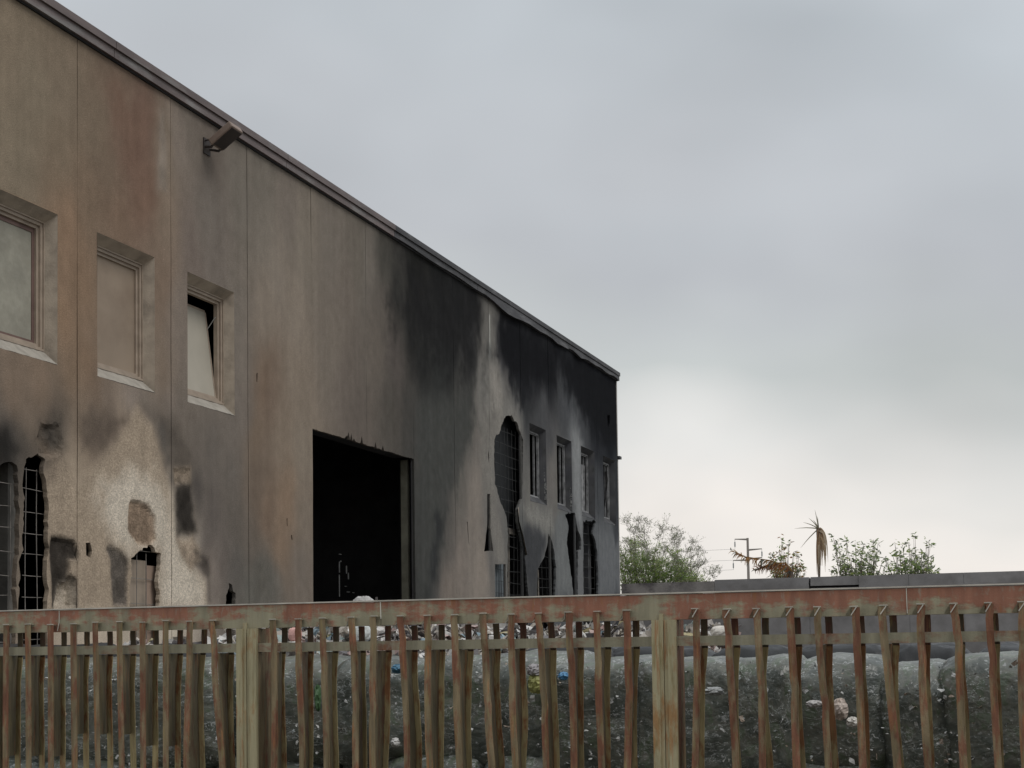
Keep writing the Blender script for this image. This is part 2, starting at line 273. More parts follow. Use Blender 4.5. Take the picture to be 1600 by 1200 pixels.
# edged stains: polygon (photo px), colour, softness (m), speckle
ST = [
 (Z3([(360, 330), (430, 480), (520, 350), (640, 210), (760, 60), (850, 150), (900, 330), (945, 520), (965, 760), (1020, 850), (1080, 950), (1140, 1010), (1150, 1180), (270, 1180), (270, 760), (255, 420), (320, 300)], 0, 620, 3.53), (126, 112, 95), .13, .75),
 (Z3([(560, 480), (700, 430), (860, 440), (930, 560), (960, 800), (1060, 950), (1130, 1020), (1140, 1180), (880, 1180), (880, 840), (640, 800), (560, 640)], 0, 620, 3.53), (166, 156, 141), .30, 1),
 (Z3([(440, 100), (620, 90), (700, 130), (620, 230), (520, 350), (440, 250)], 0, 620, 3.53), (80, 70, 61), .2, .1),
 (Z3([(800, 60), (960, 130), (1050, 300), (1060, 420), (960, 500), (920, 400), (880, 230)], 0, 620, 3.53), (76, 69, 62), .22, .1),
 (Z3([(0, 180), (40, 190), (90, 290), (60, 380), (0, 370), (-90, 360), (-90, 180)], 0, 620, 3.53), (44, 42, 40), .16, 0),
 (Z3([(225, 150), (330, 150), (350, 260), (330, 320), (290, 340), (220, 330), (200, 240)], 0, 620, 3.53), (52, 49, 45), .35, 0),
 (Z3([(850, 110), (905, 160), (935, 300), (955, 450), (940, 500), (900, 340), (880, 250)], 0, 620, 3.53), (76, 71, 66), .16, 0),
 (Z3([(280, 770), (330, 770), (410, 790), (435, 860), (430, 900), (390, 900), (385, 980), (420, 1000), (430, 1170), (290, 1170), (285, 1000), (275, 850)], 0, 620, 3.53), (54, 49, 44), .04, .3),
 (Z3([(340, 1040), (400, 1010), (415, 1060), (415, 1170), (310, 1170)], 0, 620, 3.53), (132, 122, 108), .07, .9),
 (Z3([(575, 830), (610, 815), (670, 850), (705, 900), (700, 1000), (705, 1160), (625, 1160), (615, 1000), (610, 900)], 0, 620, 3.53), (74, 68, 62), .05, .9),
 (Z3([(705, 600), (720, 562), (770, 570), (820, 600), (858, 660), (862, 790), (830, 825), (760, 815), (705, 740)], 0, 620, 3.53), (104, 88, 72), .05, 1),
 (Z3([(955, 392), (1050, 392), (1050, 480), (965, 490)], 0, 620, 3.53), (112, 99, 84), .06, .7),
 (Z3([(965, 480), (1050, 480), (1070, 640), (1085, 740), (1040, 780), (980, 770), (965, 640)], 0, 620, 3.53), (50, 46, 42), .12, .3),
 (Z3([(975, 790), (1060, 770), (1100, 850), (1110, 900), (1050, 960), (1000, 880)], 0, 620, 3.53), (122, 108, 92), .08, .8),
 (Z3([(1070, 850), (1150, 880), (1165, 1130), (1145, 1140), (1140, 1010), (1075, 930), (1110, 900)], 0, 620, 3.53), (66, 60, 55), .12, .2),
 (Z3([(210, 240), (260, 230), (330, 300), (310, 420), (270, 370)], 0, 620, 3.53), (92, 80, 68), .2, .6),
 # pale flame-cleaned strip at the far end
 (Z3([(640, 690), (680, 680), (720, 760), (750, 880), (765, 1000), (830, 1060), (850, 1200), (600, 1200), (590, 1100), (575, 900), (600, 780)], 600, 370, 4), (97, 95, 91), .4, .6),
 (Z3([(660, 800), (700, 820), (735, 960), (730, 1200), (670, 1200)], 600, 370, 4), (112, 108, 102), .3, .9),
 (Z3([(655, 480), (662, 480), (668, 760), (655, 760)], 600, 370, 4), (120, 120, 116), .03, 0),
 (Z3([(190, 50), (250, 60), (290, 120), (265, 240), (255, 500), (290, 700), (335, 960), (270, 960), (250, 800), (200, 500), (190, 200)], 700, 620, 3.693), (97, 94, 89), .4, .6),
 (Z3([(430, 640), (520, 640), (600, 660), (610, 780), (540, 780), (470, 720)], 700, 620, 3.693), (100, 99, 95), .2, 1),
 (Z3([(480, 730), (560, 800), (570, 860), (520, 1000), (480, 1130), (450, 1000), (430, 850), (440, 740)], 700, 620, 3.693), (56, 58, 62), .2, .4),
 (Z3([(720, 200), (760, 200), (775, 280), (765, 500), (770, 800), (740, 700), (720, 560)], 700, 620, 3.693), (100, 103, 104), .3, .4),
 (Z3([(640, 670), (690, 700), (695, 900), (740, 1130), (620, 1130), (622, 760)], 700, 620, 3.693), (84, 88, 88), .25, .4),
 (Z3([(870, 800), (990, 850), (1000, 1130), (875, 1130)], 700, 620, 3.693), (80, 84, 88), .5, .3),
 (Z3([(1130, 760), (1180, 800), (1200, 1100), (1130, 1150), (1120, 900)], 600, 370, 4), (62, 65, 70), .4, .4),
 (Z3([(720, 560), (860, 520), (940, 560), (930, 960), (860, 1100), (770, 900)], 600, 370, 4), (32, 34, 40), .5, .2),
 ([(868, 538), (964, 596), (968, 700), (935, 690), (905, 640), (880, 600)], (27, 29, 35), .5, .1),
 ([(640, 420), (745, 455), (752, 540), (735, 590), (700, 600), (655, 560), (632, 480)], (36, 36, 37), 1.8, 0),
 ([(775, 500), (870, 545), (868, 600), (810, 590), (780, 560)], (27, 28, 34), .4, .1),
 # soot cloud edge right of the doorway
 (Z3([(950, 0), (1260, 0), (1290, 150), (1200, 400), (1130, 560), (1110, 680), (1080, 900), (1040, 1130), (965, 1130), (960, 350)], 380, 620, 3.53), (60, 61, 59), .5, 0),
 (Z3([(1060, 660), (1110, 650), (1075, 850), (1065, 1000), (1030, 1060), (1040, 900)], 380, 620, 3.53), (46, 48, 49), .25, 0),
 (Z3([(50, 900), (110, 890), (160, 960), (160, 1130), (60, 1130)], 380, 620, 3.53), (76, 73, 67), .25, .2),
 # rusty run under the coping, drips
 (Z3([(720, 560), (930, 660), (950, 760), (930, 1000), (940, 1190), (830, 1200), (790, 900), (740, 760)], 0, 0, 4), (95, 74, 61), .5, 0),
 (Z3([(1000, 700), (1030, 700), (1040, 1190), (985, 1190)], 0, 0, 4), (108, 98, 88), .12, 0),
]
STW = [(W(p), None if c is None else s2l(c), so_, sp) for p, c, so_, sp in ST]
# recessed (spalled) patches: polygon, depth
DEP = [(W(ST[5][0]), .075), (W(ST[7][0]), .06), (W(ST[8][0]), .09), (W(ST[9][0]), .03), (W(ST[10][0]), .05), (W(ST[11][0]), .035)]

def wall_color(u, z):
    ju = u+.25*fbm(u*.9, z*.5)+.02*fbm(u*5+9, z*3); jz = z+.5*fbm(u*.8+40, z*.5)+.03*fbm(u*5+3, z*4)
    num = np.zeros((len(u), 3)); den = np.zeros(len(u))
    for s_ in smp:
        d2 = ((ju-s_[0])/1.0)**2+((jz-s_[1])/1.7)**2
        w_ = 1/(d2+.05)**1.9
        num += w_[:, None]*s_[2:5]; den += w_
    c = num/den[:, None]
    a = np.zeros(len(u))+.12*(fbm(u*1.3+7, z*1.3) > .1)
    nzs = fbm(u*3.1+2, z*2.3+1, 5); nz1 = fbm(u*9, z*7+4, 3)
    for poly, col, soft, spk in STW:
        d = pdist(u, z, poly)+nzs*soft*.8+nz1*soft*.25
        k = 1/(1+np.exp(np.clip(d/(soft*.28), -30, 30)))
        if col is not None: c = c*(1-k[:, None])+np.array(col)*k[:, None]*(1+(.35 if soft < .13 else .10)*nz1[:, None]+.3*nzs[:, None]*(soft < .12))
        a = a*(1-k)+spk*k
    # patchy darker band growing towards the coping
    c = c*(1-.25*np.clip(1-(HT-z)/.5, 0, 1)*(fbm(u*2, z*.3) > -.2))[:, None]
    lum = c.mean(1, keepdims=True); c = c*np.clip((lum/.07)**.4, .45, 1.0)*np.array([1.02, 1.0, .965])
    c = c*ALB; g_ = c.mean(1, keepdims=True); c = g_+(c-g_)*np.where(c[:, 2:3] > c[:, 0:1], .45, .80)
    mxv = c.max(1, keepdims=True); c = c*np.where(mxv > .5, (.5+(mxv-.5)*.5)/np.maximum(mxv, 1e-3), 1)
    return np.hstack([np.clip(c, .004, .75), a[:, None]])

ZW0, ZW1 = 4.063+EYE, 6.17+EYE
WIN = {}
for k in (-1, 0, 1): WIN[k] = (k*P+.47, k*P+1.95)
for k in (8, 9, 10, 11): WIN[k] = (k*P+.68, k*P+2.1)
DOORT = 4.2335+EYE
def jag(poly, amp=.03, step=.12):
    o_ = []
    for (a, b), (c, d) in zip(poly, poly[1:]+poly[:1]):
        n_ = max(1, int(math.hypot(c-a, d-b)/step))
        for i in range(n_):
            t = i/n_; o_.append((a+(c-a)*t+R.uniform(-amp, amp), b+(d-b)*t+R.uniform(-amp, amp)))
    return o_
o3 = (0, 620, 3.53); o5 = (700, 620, 3.693)
HOLES = [
 W(Z3([(-90, 400), (0, 375), (40, 362), (85, 366), (100, 375), (104, 500), (104, 700), (98, 860), (94, 1000), (84, 1420), (-90, 1420)], *o3)),
 W(Z3([(140, 350), (165, 325), (210, 320), (245, 332), (243, 400), (262, 480), (268, 560), (270, 700), (264, 800), (264, 1000), (260, 1420), (98, 1420), (108, 900), (124, 850), (130, 700), (132, 500)], *o3)),
 W(Z3([(474, 806), (498, 804), (509, 850), (500, 890), (476, 874)], *o3)),
 W(Z3([(722, 900), (745, 865), (790, 825), (830, 818), (852, 832), (860, 850), (885, 858), (884, 940), (874, 1020), (878, 1420), (716, 1420), (720, 1000)], *o3)),
 W(Z3([(1262, 1022), (1276, 1030), (1280, 1070), (1298, 1090), (1292, 1420), (1243, 1420), (1248, 1100), (1262, 1060)], *o3)),
 W(Z3([(332, 112), (368, 112), (398, 155), (415, 195), (431, 245), (432, 420), (428, 590), (398, 645), (402, 720), (420, 800), (440, 915), (452, 1000), (466, 1140), (470, 1400), (346, 1400), (343, 960), (346, 800), (338, 700), (322, 650), (290, 560), (272, 500), (268, 245), (300, 205), (314, 150)], *o5)),
 W(Z3([(228, 560), (245, 562), (246, 760), (262, 890), (208, 892), (226, 740)], *o5)),
 W(Z3([(578, 785), (600, 830), (613, 900), (624, 980), (612, 1400), (502, 1400), (518, 1000), (552, 930), (574, 860)], *o5)),
 W(Z3([(676, 676), (732, 668), (746, 750), (770, 825), (770, 880), (750, 890), (748, 1400), (738, 1400), (716, 1050), (700, 950), (688, 850), (696, 740)], *o5)),
 W(Z3([(780, 716), (848, 712), (854, 725), (842, 760), (836, 790), (850, 830), (862, 900), (866, 1000), (868, 1400), (782, 1400)], *o5)),
 W(Z3([(272, 966), (334, 966), (336, 1400), (274, 1400)], *o5)),
 W(Z3([(232, 300), (238, 340), (236, 380), (231, 350)], *o5)),
 W(Z3([(920, 105), (936, 105), (934, 150), (924, 180)], *o5)),
 W([(400, 584), (403, 583), (402.5, 597), (400.5, 596)]),
 W(Z3([(238, 672), (244, 670), (244, 712), (240, 715)], 380, 620, 3.53)),
 W(Z3([(264, 765), (270, 763), (272, 790), (266, 788)], 380, 620, 3.53)),
 W(Z3([(108, 720), (112, 720), (122, 860), (118, 850)], *o5)),
]
HOLES = [h if i in (2, 10) else jag(h, .010) if (i >= 11 or i == 6) else jag(jag(h, .028, .16), .016, .05) for i, h in enumerate(HOLES)]
TH_W = .07
def inpoly(x, y, p):
    c = False; j = len(p)-1
    for i in range(len(p)):
        if (p[i][1] > y) != (p[j][1] > y) and x < (p[j][0]-p[i][0])*(y-p[i][1])/(p[j][1]-p[i][1])+p[i][0]: c = not c
        j = i
    return c
def clip_poly(poly, u0, u1):
    for side, lim in ((1, u0), (-1, u1)):
        out_ = []
        for a, b in zip(poly, poly[1:]+poly[:1]):
            ia = side*(a[0]-lim) >= 0; ib = side*(b[0]-lim) >= 0
            if ia: out_.append(a)
            if ia != ib:
                t = (lim-a[0])/(b[0]-a[0]); out_.append((lim, a[1]+(b[1]-a[1])*t))
        poly = out_
        if len(poly) < 3: return []
    return poly
def make_panel(k):
    u0, u1 = k*P+.007, (k+1)*P-.007; zb = DOORT if k in (3, 4) else 0.0; zt = HT-.12
    if k == 3: u0 = 3*P
    if k == 4: u1 = 5*P
    holes = []
    if k in WIN: a, b = WIN[k]; holes.append([(a, ZW0), (b, ZW0), (b, ZW1), (a, ZW1)])
    for h in HOLES:
        c = clip_poly(h, u0+.004, u1-.004)
        if c: 
            c = [(x, max(z, .25)) for x, z in c]; c2 = [c[0]]
            for q in c[1:]:
                if math.hypot(q[0]-c2[-1][0], q[1]-c2[-1][1]) > .004: c2.append(q)
            holes.append(c2)
    near = -1 <= k <= 2
    pts = []; edges = []
    def loop(pl):
        b = len(pts); pts.extend(pl); edges.extend([(b+i, b+(i+1) % len(pl)) for i in range(len(pl))])
    rim = []
    if k in (3, 4):
        n_ = 40; rim = [(u0+(u1-u0)*i/n_, zb+R.uniform(0, .02)+(R.uniform(.04, .16) if R.random() < .16 and (k == 3 and i > 22 or k == 4 and i < 18) else 0)) for i in range(n_+1)]
        rim[0] = (u0, zb); rim[-1] = (u1, zb)
    else: rim = [(u0+(u1-u0)*i/24, zb) for i in range(25)]
    loop(rim+[(u1, zb+(zt-zb)*i/120) for i in range(1, 121)]+[(u0+(u1-u0)*(1-i/24), zt) for i in range(1, 25)]+[(u0, zb+(zt-zb)*(1-i/120)) for i in range(1, 120)])
    for h in holes: loop(h)
    z = max(zb, 0)+.02
    deps = [(np.array(p_), d_) for p_, d_ in DEP if min(q[0] for q in p_) < u1 and max(q[0] for q in p_) > u0]
    st_v = .16
    z = zb+.03
    while z < zt-.02:
        fine = (near and z < 6.6) ; du = .042 if fine else .07; dz = .05 if fine else (.3 if z < 1.7 else .1)
        if k < -1: du, dz = .3, .4
        n_ = int((u1-u0)/du)
        for i in range(1, n_):
            pts.append((u0+(u1-u0)*(i+R.uniform(-.2, .2))/n_, z+R.uniform(-.2, .2)*dz))
        z += dz
    V, E_, Fc, ov, _, _ = delaunay_2d_cdt([Vector(q) for q in pts], edges, [], 0, 1e-5)
    V = np.array([(v.x, v.y) for v in V]); fs = []
    for f in Fc:
        cx = sum(V[i][0] for i in f)/3; cz = sum(V[i][1] for i in f)/3
        if any(inpoly(cx, cz, h) for h in holes): continue
        if k in (3, 4) and cz < zb+.35 and not inpoly(cx, cz, rim+[(u1, zt), (u0, zt)]): continue
        fs.append(tuple(f))
    y = np.zeros(len(V))
    for p_, d_ in deps:
        dd = pdist(V[:, 0], V[:, 1], p_)+.03*fbm(V[:, 0]*6, V[:, 1]*6)
        y += np.where(dd < 0, d_*np.clip(-dd/.05, 0, 1)*(.8+.35*fbm(V[:, 0]*8, V[:, 1]*8)), 0)
    col = wall_color(V[:, 0], V[:, 1])
    y += -.004*col[:, 3]*(col[:, 3] > .3)*fbm(V[:, 0]*4, V[:, 1]*4) + .012*fbm(V[:, 0]*.7+k*9, V[:, 1]*.5)
    # boundary edges -> thickness
    cnt = {}
    for f in fs:
        for a, b in ((f[0], f[1]), (f[1], f[2]), (f[2], f[0])): cnt[(a, b)] = 1
    v3 = [(V[i][0], y[i], V[i][1]) for i in range(len(V))]
    cc = [tuple(c) for c in col]; used = {}
    faces = list(fs)
    # outward normal is -y : triangle (a,b,c) counter-clockwise in (x,z) has normal -y : correct
    bd = [(a, b) for (a, b) in cnt if (b, a) not in cnt]
    for a, b in bd:
        for q in (a, b):
            if q not in used:
                used[q] = len(v3); v3.append((V[q][0], TH_W, V[q][1])); c_ = col[q]; cc.append((*(float(v_)*((.15 if k == 0 and V[q][0] < .8 else .8) if k < 5 else .35) for v_ in c_[:3]), .6))  # hole sides coloured darker so the openings read as deep shade
        faces.append((b, a, used[a], used[b]))
    mb = MB(); mb.v = v3; mb.f = faces; mb.c = cc; mb.n = len(v3)
    return mb.build('wall_panel', WALLM, bld, smooth=False, color=True)
for k in range(KMIN, KMAX):
    make_panel(k)
# backing behind the panel joints
b = MB()
for k in range(KMIN+1, KMAX):
    if k in (4,): continue
    z0 = 0 if k not in (3, 5) else 0
    b.box(k*P-.03, k*P+.03, .05, .07, DOORT if k == 4 else 0.3, HT-.3)
jo = b.build('joint_filler', M_soot, bld)

# coping: cap strip and fascia in lengths, the far ones scorched and bent
cuts = [KMIN*P, -2.2, hitw(172, 86)[0], 6.1, 10.9, hitw(742, 452)[0], hitw(885, 545)[0], KMAX*P+.12]
for i in range(len(cuts)-1):
    a, c = cuts[i]+.006, cuts[i+1]-.006; far = i >= 4; M_ = M_coping2 if far else M_coping
    n_ = 14 if far else 3
    def strip(y0, y1, z0, z1, droop, name, mat_):
        mb = MB(); vs = []; fs = []
        for j in range(n_+1):
            u = a+(c-a)*j/n_; t = j/n_
            dz = 0; dy = 0
            if droop and i == 5: dz = -.13*math.exp(-((t-.35)/.22)**2)-.10*math.exp(-((t-.86)/.08)**2)+.03*math.sin(t*17); dy = -.05*math.exp(-((t-.4)/.25)**2)
            elif droop and i == 6: dz = -.06*math.exp(-((t-.2)/.1)**2)+.02*math.sin(t*23); dy = -.03*math.sin(t*9)**2
            elif far and droop: dz = .012*math.sin(t*11)
            vs += [(u, y0+dy, z0+dz), (u, y1, z0+dz*.4), (u, y1, z1), (u, y0+dy*.3, z1)]
        for j in range(n_):
            q = j*4
            for s_ in range(4): fs.append((q+s_, q+(s_+1) % 4, q+4+(s_+1) % 4, q+4+s_))
        fs += [(3, 2, 1, 0), (n_*4, n_*4+1, n_*4+2, n_*4+3)]
        mb.add(vs, fs); return mb.build(name, mat_, bld)
    strip(-.075, .2, HT-.16, HT-.032, True, 'fascia', M_)
    strip(-.11, .24, HT-.03, HT+.085, False, 'coping_cap', M_)
    strip(-.03, .1, HT-.185, HT-.162, False, 'eaves_shadow_strip', M_soot)  # dark strip drawn in for the shadow gap below the fascia

# windows
def window(k, kind):
    a, b = WIN[k]; far = k > 3
    ms = M_surround_b if far else M_surround; mf = M_frame_b if far else M_frame
    si, st, sb, d = .07, .12, .18, .18
    ai, bi, z0, z1 = a+si, b-si, ZW0+sb, ZW1-st
    m = MB()
    o = [(a, .001, ZW0), (b, .001, ZW0), (b, .001, ZW1), (a, .001, ZW1)]; n_ = [(ai, d, z0), (bi, d, z0), (bi, d, z1), (ai, d, z1)]
    for i in (1, 2, 3): m.add([o[i], o[(i+1) % 4], n_[(i+1) % 4], n_[i]], [(0, 1, 2, 3)])
    m.box(a-.02, a+.0, .17, d+.12, ZW0, ZW1); m.box(b, b+.02, .17, d+.12, ZW0, ZW1); m.box(a, b, d+.001, d+.12, ZW1, ZW1+.02)
    wdw = m.build('window', ms, bld)
    s = MB(); n2 = 18; vs = []
    for i in range(n2+1):
        t = i/n2; vs += [(a+(b-a)*t, -.004, ZW0-.0+R.uniform(0, .005)), (ai+(bi-ai)*t, d, z0+R.uniform(-.006, .006)), (ai+(bi-ai)*t, d+.02, z0+.03)]
    fs = []
    for i in range(n2):
        q = i*3; fs += [(q, q+3, q+4, q+1), (q+1, q+4, q+5, q+2)]
    s.add(vs, fs); s.build('window_sill', ms if far else M_sill, wdw)
    # stepped frame
    fr = MB(); y = d+.0
    def ring(u0, u1, za, zb, t, ya, yb):
        fr.box(u0, u1, ya, yb, za, za+t); fr.box(u0, u1, ya, yb, zb-t, zb); fr.box(u0, u0+t, ya, yb, za+t, zb-t); fr.box(u1-t, u1, ya, yb, za+t, zb-t)
    ring(ai-.03, bi+.03, z0-.03, z1+.03, .085, y+.01, y+.07)
    ring(ai+.055, bi-.055, z0+.055, z1-.055, .045, y+.045, y+.12)
    ring(ai-.02, bi+.02, z0+.002, z1+.02, .03, y-.012, y+.009)
    if far:
        fr = MB(); ring(ai-.03, bi+.03, z0-.03, z1+.03, .07, y+.01, y+.06); ring(ai+.045, bi-.045, z0+.045, z1-.045, .02, y+.04, y+.07)
    fr.build('frame', mf, wdw)
    u0, u1, za, zb = ai+.10, bi-.10, z0+.10, z1-.10
    if far: u0, u1, za, zb = ai+.065, bi-.065, z0+.065, z1-.065
    yp = y+.08
    if kind == 'glass':
        r = MB(); r.box(u0, u1, yp, yp+.03, zb-.06, zb); r.box(u1-.05, u1, yp, yp+.03, za, zb-.06); r.box(u0, u0+.05, yp, yp+.03, za, zb-.06); r.box(u0+.05, u1-.05, yp, yp+.03, za, za+.04); r.build('sash', M_frame_red, wdw)
        p_ = MB(); p_.box(u0+.05, u1-.05, yp+.012, yp+.02, za+.04, zb-.06); p_.build('pane', M_glass, wdw)
    elif kind == 'board':
        p_ = MB(); p_.box(u0, u1, yp, yp+.02, za, zb); p_.build('board', M_board, wdw)
    elif kind == 'tilt':
        p_ = MB(); lean = math.radians(7.5)
        M2 = Matrix.Translation((0, yp, za)) @ Matrix.Rotation(-lean, 4, 'X')
        h = (zb-za)*.93
        p_.box(u0+.03, u1-.03, .0, .03, .0, h, M=M2)
        p_.build('pane', M_palepane, wdw)
        q = MB(); t_ = .035
        for bb in ((u0+.0, u0+.03), (u1-.03, u1)): q.box(bb[0], bb[1], -.006, .036, 0, h, M=M2)
        q.box(u0+.03, u1-.03, -.006, .036, h, h+t_, M=M2); q.box(u0+.03, u1-.03, -.006, -.001, 0, .03, M=M2)
        q.build('sash', M_frame, wdw)
        e = MB(); top = M2 @ Vector((u1-.02, .0, h*.8)); e.tube([top, (u1-.01, yp, za+h*.93)], .008); e.build('stay_arm', mat('steel_stay', (.4, .4, .38), .4, .1), wdw)
    else:
        # burnt out: remnants of sash hanging inside the reveal
        q = MB(); x_ = u1-.14; q.box(x_, x_+.03, yp, yp+.05, za, zb)
        if k == 11:
            q.add([(u1-.28, yp-.06, zb-.1), (u1-.2, yp-.1, zb-.5), (u1-.35, yp-.05, zb-1.3), (u1-.1, yp, zb-1.2), (u1-.12, yp, zb-.2)], [(0, 1, 4), (1, 2, 3, 4)])
        if k == 10: q.box(u0+.75, u1, yp+.02, yp+.05, za, zb-.25)
        q.build('sash', M_frame_b, wdw)
        if k in (8, 9):
            rg = MB()
            for j in range(60 if k == 8 else 25):
                x0 = b-.012; z_ = ZW0+.15+R.random()**1.5*.95; yy = R.uniform(.01, .09)+.04*math.sin(z_*5)
                rg.box(x0-.012, x0+.01, max(yy, .005), yy+R.uniform(.01, .035), z_, z_+R.uniform(.01, .07))
            rg.build('broken_edge', mat('exposed_aggregate', (.3, .3, .29), .9, .3, 20, .4, 40), wdw, kind='stuff')
window(-1, 'glass'); window(0, 'board'); window(1, 'tilt')
for k in (8, 9, 10, 11): window(k, 'burnt')

# body of the hall
DEPTH = 15
def part(name, mt, *box, **k):
    b = MB(); b.box(*box); return b.build(name, mt, bld, **k)
part('roof_slab', M_soot, KMIN*P, KMAX*P-.02, .17, DEPTH, HT-.6, HT-.4)
part('parapet_wall', M_soot, KMIN*P, KMAX*P-.02, .165, .2, HT-.399, HT-.21)
part('rear_wall', M_soot, KMIN*P, KMAX*P-.02, DEPTH, DEPTH+.25, 0, HT)
part('end_wall', M_soot, KMAX*P-.2, KMAX*P-.11, .165, DEPTH-.005, 0, HT-.02)
part('end_wall_cladding', mat('end_wall_concrete', (.2, .195, .19), .9, .2, 2, .3), KMAX*P-.105, KMAX*P-.008, .165, DEPTH-.005, 0, HT-.02)
part('end_wall', M_soot, KMIN*P, KMIN*P+.2, .165, DEPTH-.005, 0, HT-.02)
part('upper_floor', M_soot, KMIN*P+.2, 3*P-.3, .3, DEPTH-.01, 5.0, 5.25)
part('partition_wall', M_soot, 3*P-.3, 3*P-.1, .3, DEPTH-.01, .02, HT-.61)
part('partition_wall', M_soot, 6*P, 6*P+.2, .3, DEPTH-.01, .02, HT-.61)
part('hall_floor', M_soot, KMIN*P+.21, KMAX*P-.21, .18, DEPTH-.01, .006, .05)
def column(px0, px1, y, z1, mt, dep=.45):
    a, c = hitw(px0, y, dep)[0], hitw(px1, y, dep)[0]; return part('column', mt, a, c, dep, dep+.35, .05, z1)
column(12, 28, 850, 5.0, mat('pale_column', (.13, .122, .108), .9, .2, 3, .3, 20), .2)
M_beige = mat('inner_beige_wall', (.30, .245, .19), .9, .15, 2, .2, 20, col2=(.2, .17, .14), c2scale=1.1, thr=(.58, .72))
cc_ = part('inner_wall', M_beige, hitw(196, 900, .16)[0], hitw(229, 900, .16)[0], .16, .3, .05, hitw(225, 876, .16)[1])
part('inner_wall', mat('inner_brown_wall', (.3, .22, .17), .9, .2, 2), hitw(229.3, 900, .14)[0], hitw(250, 900, .14)[0], .14, .3, .05, hitw(236, 884, .14)[1])
M_slate = mat('slate_sheet', (.13, .15, .16), .7, .25, 2, .2, 10)
part('inner_sheet', M_slate, hitw(772, 900, .2)[0], hitw(789, 900, .2)[0], .22, .24, .05, hitw(780, 880, .2)[1])
column(793.5, 796, 860, hitw(795, 825, .2)[1], M_innerpale, .2)
column(840, 842, 900, hitw(841, 890, .2)[1], M_innerpale, .2)
column(919, 923, 860, hitw(921, 812, .2)[1], M_surround_b, .22)
part('fallen_lintel', M_innerpale, hitw(793, 830, .2)[0], hitw(808, 830, .2)[0], .19, .33, hitw(800, 835, .2)[1], hitw(800, 826, .2)[1])
part('hanging_sheet', mat('charred_sheet', (.012, .013, .014), .7, .3), hitw(776, 700, .25)[0], hitw(816, 700, .25)[0], .3, .33, hitw(800, 834, .25)[1], hitw(800, 640, .25)[1])
# doorway: jamb posts of the burnt shutter, hanging strips
a, c = hitw(489, 800)[0], hitw(649, 800)[0]
for i, (x0, x1, dep, mt) in enumerate([(633, 638, .35, M_soot), (628, 630, .6, M_soot), (641, 645, .22, M_surround_b)]):
    q0 = hitw(x0, 800, dep)[0]; q1 = hitw(x1, 800, dep)[0]
    part('shutter_guide', mt, q0, q1, dep, dep+.06, .05, DOORT+.1 if i else DOORT-.1)
part('lintel_beam', M_soot, 3*P-.05, 5*P+.05, .18, .5, DOORT+.06, DOORT+.5)
part('door_jamb', mat('olive_door_jamb', (.13, .125, .095), .8, .3, 3), 5*P-.004, 5*P+.12, .165, .32, .05, DOORT)
# bits of bright scrap deep inside the doorway
sp = MB()
for x, y, w_, h_ in [(533, 877, .03, .03), (532, 866, .1, .015), (531, 886, .015, .25), (542, 890, .02, .18), (545, 900, .02, .15), (531, 915, .012, .5), (541, 916, .1, .012), (545, 925, .14, .02), (553, 926, .08, .02), (631, 786, .06, .03)]:
    u, z = hitw(x, y, 2.2); sp.box(u-w_/2, u+w_/2, 2.2, 2.22, z-h_/2, z+h_/2)
sp.build('metal_scraps', mat('bright_scrap', (.6, .6, .58), .4, .3, 10), bld, kind='stuff')

# reinforcement grids in the holes
def rebar(px0, px1, py0, py1, dep, su, sz, bend=.02, r=.006, mt=None):
    u0 = hitw(px0, (py0+py1)/2, dep)[0]; u1 = hitw(px1, (py0+py1)/2, dep)[0]
    z1 = hitw(px0, py0, dep)[1]; z0 = min(hitw(px0, py1, dep)[1], 1.2)
    m = MB(); u = u0+su*.4
    while u < u1:
        pts = []; z = z0; ph = R.uniform(0, 6); q = R.uniform(-bend, bend)*2
        while z < z1: pts.append((u+bend*math.sin(z*2+ph)+q*(z-z0)*.2, dep+bend*math.cos(z*1.7+ph), z)); z += .25
        m.tube(pts, r, 4); u += su*R.uniform(.85, 1.15)
    z = z0+.1
    while z < z1:
        pts = []; u = u0; ph = R.uniform(0, 6); dz = R.uniform(-.02, .02)
        while u < u1+.01: pts.append((u, dep+.012+bend*math.sin(u*2+ph), z+dz+bend*.7*math.sin(u*3+ph))); u += (u1-u0)/6
        m.tube(pts, r, 4); z += sz*R.uniform(.9, 1.1)
    return m.build('rebar_mesh', M_rebar if px0 < 500 else M_rebar_b, bld)
rebar(-20, 30, 720, 1010, .1, .32, .29)
rebar(34, 80, 712, 1010, .1, .2, .29)
rebar(206, 253, 856, 1010, .10, .3, .4, .006)
rebar(772, 818, 655, 945, .14, .32, .3, .02, .008)
rebar(838, 868, 860, 945, .14, .4, .3, .02, .008)
rebar(910, 935, 815, 945, .14, .5, .33, .03, .01)
# peeling plaster flap on the right lip of the tall hole
fl = MB(); pl = W(Z3([(398, 640), (402, 720), (420, 800), (440, 915)], *o5)); vs = []
for i, (u, z) in enumerate(pl): vs += [(u-.02, -.035-.02*i, z), (u+.13, .002, z+.02), (u+.1, .05, z)]
fl.add(vs, [(i*3+a, i*3+b, i*3+3+b, i*3+3+a) for i in range(3) for a, b in ((0, 1), (1, 2))]); fl.build('peeled_render', M_surround, bld)
# bracket stub on the far corner
part('corner_bracket', M_coping2, KMAX*P-.02, KMAX*P+.22, -.08, .05, hitw(967, 716)[1]-.04, hitw(967, 716)[1]+.05)
dp = MB(); dp.tube([(KMAX*P+.03, .02, 0), (KMAX*P+.03, .02, HT-.2)], .035, 8); dp.build('downpipe', mat('pale_pipe', (.42, .4, .37), .6, .15), bld)

